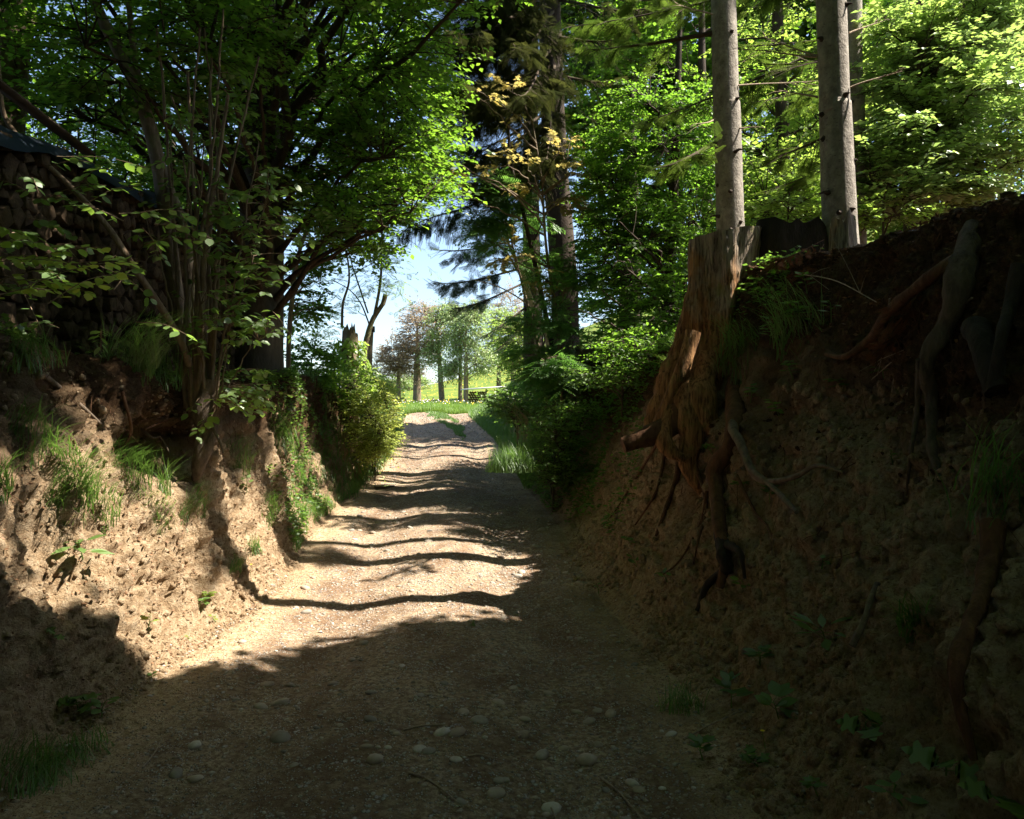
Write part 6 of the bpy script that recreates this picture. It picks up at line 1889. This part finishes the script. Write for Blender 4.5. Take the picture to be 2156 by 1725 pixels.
herb('herb', 'maple seedling at the bottom right', 1990, 1640, 'maple', 'undergrowth', 3, .09, .07)
herb('herb', 'bright angular leaf plant in the bottom right corner', 2110, 1700, 'maple', 'hornbeam', 3, .09, .05)
herb('herb', 'low clover like plant at the bottom of the right bank', 1720, 1680, 'oval', 'hornbeam', 5, .045, .05, trip=True)
herb('herb', 'low leafy plant at the foot of the bank below the yellow flower', 1600, 1620, 'maple', 'undergrowth', 8, .055, .07)
herb('herb', 'green shoots on the foot of the dark bushes right of the track', 1190, 1000, 'lance', 'rowan', 10, .13, .22, out=.6)


for k_, (dx_, dy_, lb_) in enumerate([(110, 985, 'grass tuft on the left bank above the shaggy tuft'), (205, 1085, 'trailing grass tuft on the sandy bank below the sunlit tuft'), (300, 985, 'grass tuft hanging just below the hollow of the left bank'),
                                     (60, 930, 'small grass tuft in the dark soil at the left edge'), (240, 950, 'thin grass tuft on the humus band left of the hollow'), (330, 1095, 'short grass tuft on the sand under the hollow'),
                                     (410, 1080, 'short grass tuft on the sand below the hazel root'), (560, 1080, 'grass tuft on the slope left of the track'), (620, 1010, 'dark grass tuft on the slope under the beech'),
                                     (680, 960, 'grass tuft under the sunlit shrubs'), (640, 1080, 'grass tuft at the foot of the dark left slope')]):
    tuft('grass_tuft', lb_, dx_, dy_, 210, .16, .12, 1.2, down=.6, width=.0026)
for (dx_, dy_, kd_, n_, sz_, h_, tp_, lb_) in [
    (1600, 640, 'hazel', 8, .07, .20, True, 'leafy shoot beside the top of the tall stump'), (1620, 730, 'lance', 12, .08, .22, True, 'feathery green plant hanging right of the stump waist'),
    (1700, 620, 'oval', 8, .06, .16, True, 'small leafy plant under the dead red twigs'), (1580, 850, 'oval', 9, .05, .15, True, 'leafy plant where the stump meets the bank'),
    (1670, 800, 'oval', 8, .055, .14, True, 'green plant in the grass right of the stump'), (1750, 680, 'lance', 8, .07, .15, False, 'narrow leaved plant above the long red root'),
    (1780, 830, 'oval', 7, .06, .12, True, 'dark plant below the long red root'), (1620, 1060, 'oval', 6, .06, .10, True, 'plant between the two arms of the forked root'),
    (1500, 960, 'lance', 7, .06, .10, True, 'green shoot between the roots of the tall stump'), (1880, 980, 'oval', 5, .05, .08, False, 'single dark plant near the middle of the right bank'),
    (1330, 1150, 'oval', 7, .05, .10, True, 'small plant low on the bare slope left of the roots'), (1405, 1230, 'oval', 6, .06, .10, False, 'plant at the foot of the right bank below the rotten root'),
    (1600, 1400, 'oval', 6, .07, .10, True, 'plant low on the right bank'), (1830, 1560, 'maple', 4, .08, .09, False, 'lobed plant low on the right bank near the bottom'),
    (1480, 1600, 'oval', 6, .06, .08, True, 'plant at the edge of the track in the bottom right'), (1900, 1700, 'oval', 5, .07, .08, False, 'low plant at the very bottom right')]:
    herb('herb', lb_, dx_, dy_, kd_, 'undergrowth', n_, sz_, h_, trip=tp_)

# crumbs of soil on both banks, fine hanging roots
def clods(name, pts, s0, hum_, lb):
    bm_ = bmesh.new(); bmesh.ops.create_icosphere(bm_, subdivisions=1, radius=1); bm_.verts.ensure_lookup_table()
    V = np.array([v_.co[:] for v_ in bm_.verts]); F = np.array([[v_.index for v_ in f_.verts] for f_ in bm_.faces]); bm_.free()
    V = V * (1 + .45 * fbm(V * 2.1 + 7, 2, 31))[:, None]
    n = len(pts)
    mb_ = MB()
    sz = np.clip(s0 * rng.lognormal(0, .55, n), s0 * .3, s0 * 3.2)
    inst(mb_, V, F, pts - [0, 0, .0], rng.normal(0, 1, (n, 3)), rng.normal(0, 1, (n, 3)), sz, rng.uniform(0, 1, n), rng.uniform(.6, 1, n))
    me = mb_.mesh(name, M['soil'], False)
    a_ = me.attributes.new('humus', 'FLOAT', 'POINT')
    a_.data.foreach_set('value', np.full(len(me.vertices), hum_, np.float32))
    tag(link(name, me), lb, None, None, 'stuff')
fl = cols_pts(cP0 - NF + 30, cP0 + 3, 3.4, 10.5, 3600, 1.5, -.2)
clods('soil_crumbs', fl, .011, .05, 'crumbs of sandy soil on the left bank')
fl = cols_pts(cR0 - 6, cR0 + 98, 2.6, 9.5, 7000, 2.2, -.1)
clods('soil_crumbs', fl, .015, .2, 'crumbs and clods of ochre soil on the right bank')
fl = cols_pts(cR0 + 80, cR0 + NF, 2.6, 9.0, 2600, 2.5, -.1)
clods('soil_crumbs', fl, .011, 1.6, 'dark humus crumbs under the edge of the right bank')
def fine_roots(name, pts, lb, L0):
    mb_ = MB()
    for p_ in pts:
        L = L0 * rng.uniform(.4, 1.4)
        sdx = -1.0 if p_[0] > 0 else 1.0
        q1 = p_ + np.array([sdx * .035, rng.normal(0, .06), -.35 * L])
        q2 = p_ + np.array([sdx * rng.uniform(.02, .12), rng.normal(0, .14), -L])
        r_ = rng.uniform(.0012, .0042)
        tube(mb_, smooth_poly([p_, q1, q2], 7) + rng.normal(0, .006, (7, 3)), np.linspace(r_, r_ * .35, 7), 4, cap=False)
    tag(mb_.build(name, M['root_red']), lb, None, None, 'stuff')
fine_roots('fine_roots', cols_pts(cR0 + 60, cR0 + NF + 2, 3.0, 9.0, 330), 'fine hair roots hanging from the right bank', .32)
fine_roots('fine_roots', cols_pts(cP0 - NF + 2, cP0 - 90, 3.6, 8.5, 160), 'fine hair roots hanging from the lip of the left bank', .24)
ground_leaves('ground_cover', 'undergrowth', cols_pts(cR0 + 95, cR0 + NF + 4, 6.3, 9.0, 2600, 2.2, -.05), .055, 'small hanging greenery round the stump on the right bank', lift=.10)
ground_leaves('ground_cover', 'litter', cols_pts(cP0 - NF + 25, cP0 - NF + 110, 3.6, 8.5, 5000, 2.2, -.1), .03, 'brown leaf and root crumbs in the humus band of the left bank', lift=.012)
ground_leaves('ground_cover', 'litter', cols_pts(cR0 + 80, cR0 + NF + 10, 3.0, 9.0, 6000, 2.2, -.1), .03, 'rust brown litter caught on the upper right bank', lift=.012)

# buttercups
def flower(label, dx, dy, h):
    p_, nn = look(dx, dy)
    root = empty('buttercup', p_); tag(root, label, 'flower', 'yellow buttercups at the foot of the banks')
    top = p_ + np.array([0, 0, h]) + nn * .03
    m = MB(); tube(m, bez(p_, p_ + [0, 0, h * .4], top - [0, 0, h * .3], top, 6), np.linspace(.0018, .0012, 6), 4); m.build('stem', M['undergrowth'], root)
    for k in range(5):
        a = k * 2 * math.pi / 5
        m = MB()
        inst(m, HEXL[0], HEXL[1], top[None], np.array([[math.cos(a), math.sin(a), .55]]), np.array([[-.5 * math.cos(a), -.5 * math.sin(a), 1.]]), np.array([.014]), np.array([.5]), np.array([1.4]))
        m.build('petal', M['yellow'], root)
flower('yellow buttercup in the shade at the foot of the right bank', 1612, 1585, .07)
flower('yellow buttercup beside the grass at the foot of the left bank', 527, 1215, .08)

# fallen sticks and dead twigs
def stick(name, label, pts, r, mat='pale_twig', cat='stick', group='fallen sticks on the ground', extra=0):
    cv = smooth_poly(near_pts(pts), 12)
    root = empty(name, cv[0]); tag(root, label, cat, group)
    m = MB(); tube(m, cv, np.linspace(r, r * .5, 12), 6, rough=.15); m.build('stem', M[mat], root, True)
    for k in range(extra):
        i_ = int(rng.integers(2, 10)); L = np.linalg.norm(cv[-1] - cv[0]) * rng.uniform(.15, .35)
        dd = norm(norm(cv[-1] - cv[0]) + rng.normal(0, .5, 3))
        m = MB(); tube(m, np.array([cv[i_], cv[i_] + dd * L * .5, cv[i_] + dd * L + [0, 0, -.02]]), [r * .5, r * .4, r * .2], 4); m.build('side_twig', M[mat], root)
stick('fallen_branch', 'mossy fallen branch leaning down the upper left bank', [G(70, 775, .02), G(120, 815, .03), G(170, 860, .03), G(212, 895, .01)], .022, 'root', 'branch', None)
stick('fallen_branch', 'broken bare branch sloping out of the hollow below the hazel', [P(402, 880, 6.7) + [-.5, 0, .0], G(310, 900, .12), G(340, 940, .10), G(358, 965, .05)], .014, 'root', 'branch', None)
stick('exposed_root', 'thin hanging root left of the hollow under the hazel', [G(250, 820, .04), G(262, 890, .07), G(254, 950, .06), G(256, 1010, .03)], .013, 'root_red', 'root', None)
stick('exposed_root', 'thin root crossing the top of the hollow under the hazel', [G(235, 905, .04), G(300, 880, .12), G(370, 872, .12), G(420, 885, .06)], .010, 'root_red', 'root', None)
stick('exposed_root', 'short broken root to the right of the hazel root', [P(446, 900, 6.75), P(462, 930, 6.7), P(470, 955, 6.68)], .014, 'root', 'root', None)
for (x0, y0, x1, y1, lb) in [(860, 1630, 960, 1690, 'curved stick on the near track left of centre'), (1265, 1640, 1385, 1770, 'long stick at the bottom right of the track'), (985, 1595, 1040, 1602, 'short stick below the largest stone'),
                             (1090, 1555, 1130, 1545, 'short stick right of the largest stone'), (905, 1438, 920, 1455, 'small stick in the shade left of centre'), (1175, 1480, 1240, 1475, 'straight stick among the gravel on the right'),
                             (850, 1540, 935, 1530, 'thin straight stick left of the largest stone'), (1440, 1560, 1560, 1500, 'thin stick at the foot of the right bank'), (1140, 1690, 1175, 1740, 'crooked stick at the bottom edge'), (300, 1620, 340, 1560, 'stick in the bottom left shade')]:
    a, b = G(x0, y0, .008), G(x1, y1, .008)
    stick('stick', lb, [a, (a * .6 + b * .4) + [.01, .015, .006], b], .006)
# red dead twigs on the right bank top
for (x0, y0, x1, y1, lb) in [(1735, 505, 1640, 540, 'rust red dead conifer twig beside the little stump'), (1735, 515, 1690, 570, 'second rust red dead twig hanging by the little stump'), (1960, 600, 1880, 720, 'rust red dead twig on the upper right bank')]:
    a = P(x0, y0, 6.35) if x0 < 1900 else G(x0, y0, .05); b = P(x1, y1, 6.1) if x0 < 1900 else G(x1, y1, .06)
    root = empty('dead_twig', a); tag(root, lb, 'twig', 'rust red dead conifer twigs')
    mB, mL = MB(), MB()
    bough(mB, mL, a, b, sag=.1, width=.12, n=14, size=.07, hang=.5, r0=.004)
    mB.build('stem', M['root_red'], root); mL.build('needles', M['dead_needle'], root)['kind'] = 'stuff'
# bare dead twigs on the right bank
for (x0, y0, x1, y1, lb) in [(1690, 590, 1860, 640, 'thin pale arching twig right of the tall stump'), (2060, 620, 1860, 800, 'bare dead twig across the thick root at the far right'), (1900, 640, 1850, 790, 'bare dead twig left of the thick root'), (1830, 485, 1800, 530, 'short pale stick on the bank top')]:
    a, b = G(x0, y0, .07), G(x1, y1, .07)
    stick('dead_twig', lb, [a, (a + b) / 2 + [0, -.05, .03], b], .005, 'pale_twig', 'twig', 'bare twigs on the right bank', 4)

print('tris approx', sum(sum(len(p.vertices) - 2 for p in ()) for _ in ()), 'objects', len(bpy.data.objects))
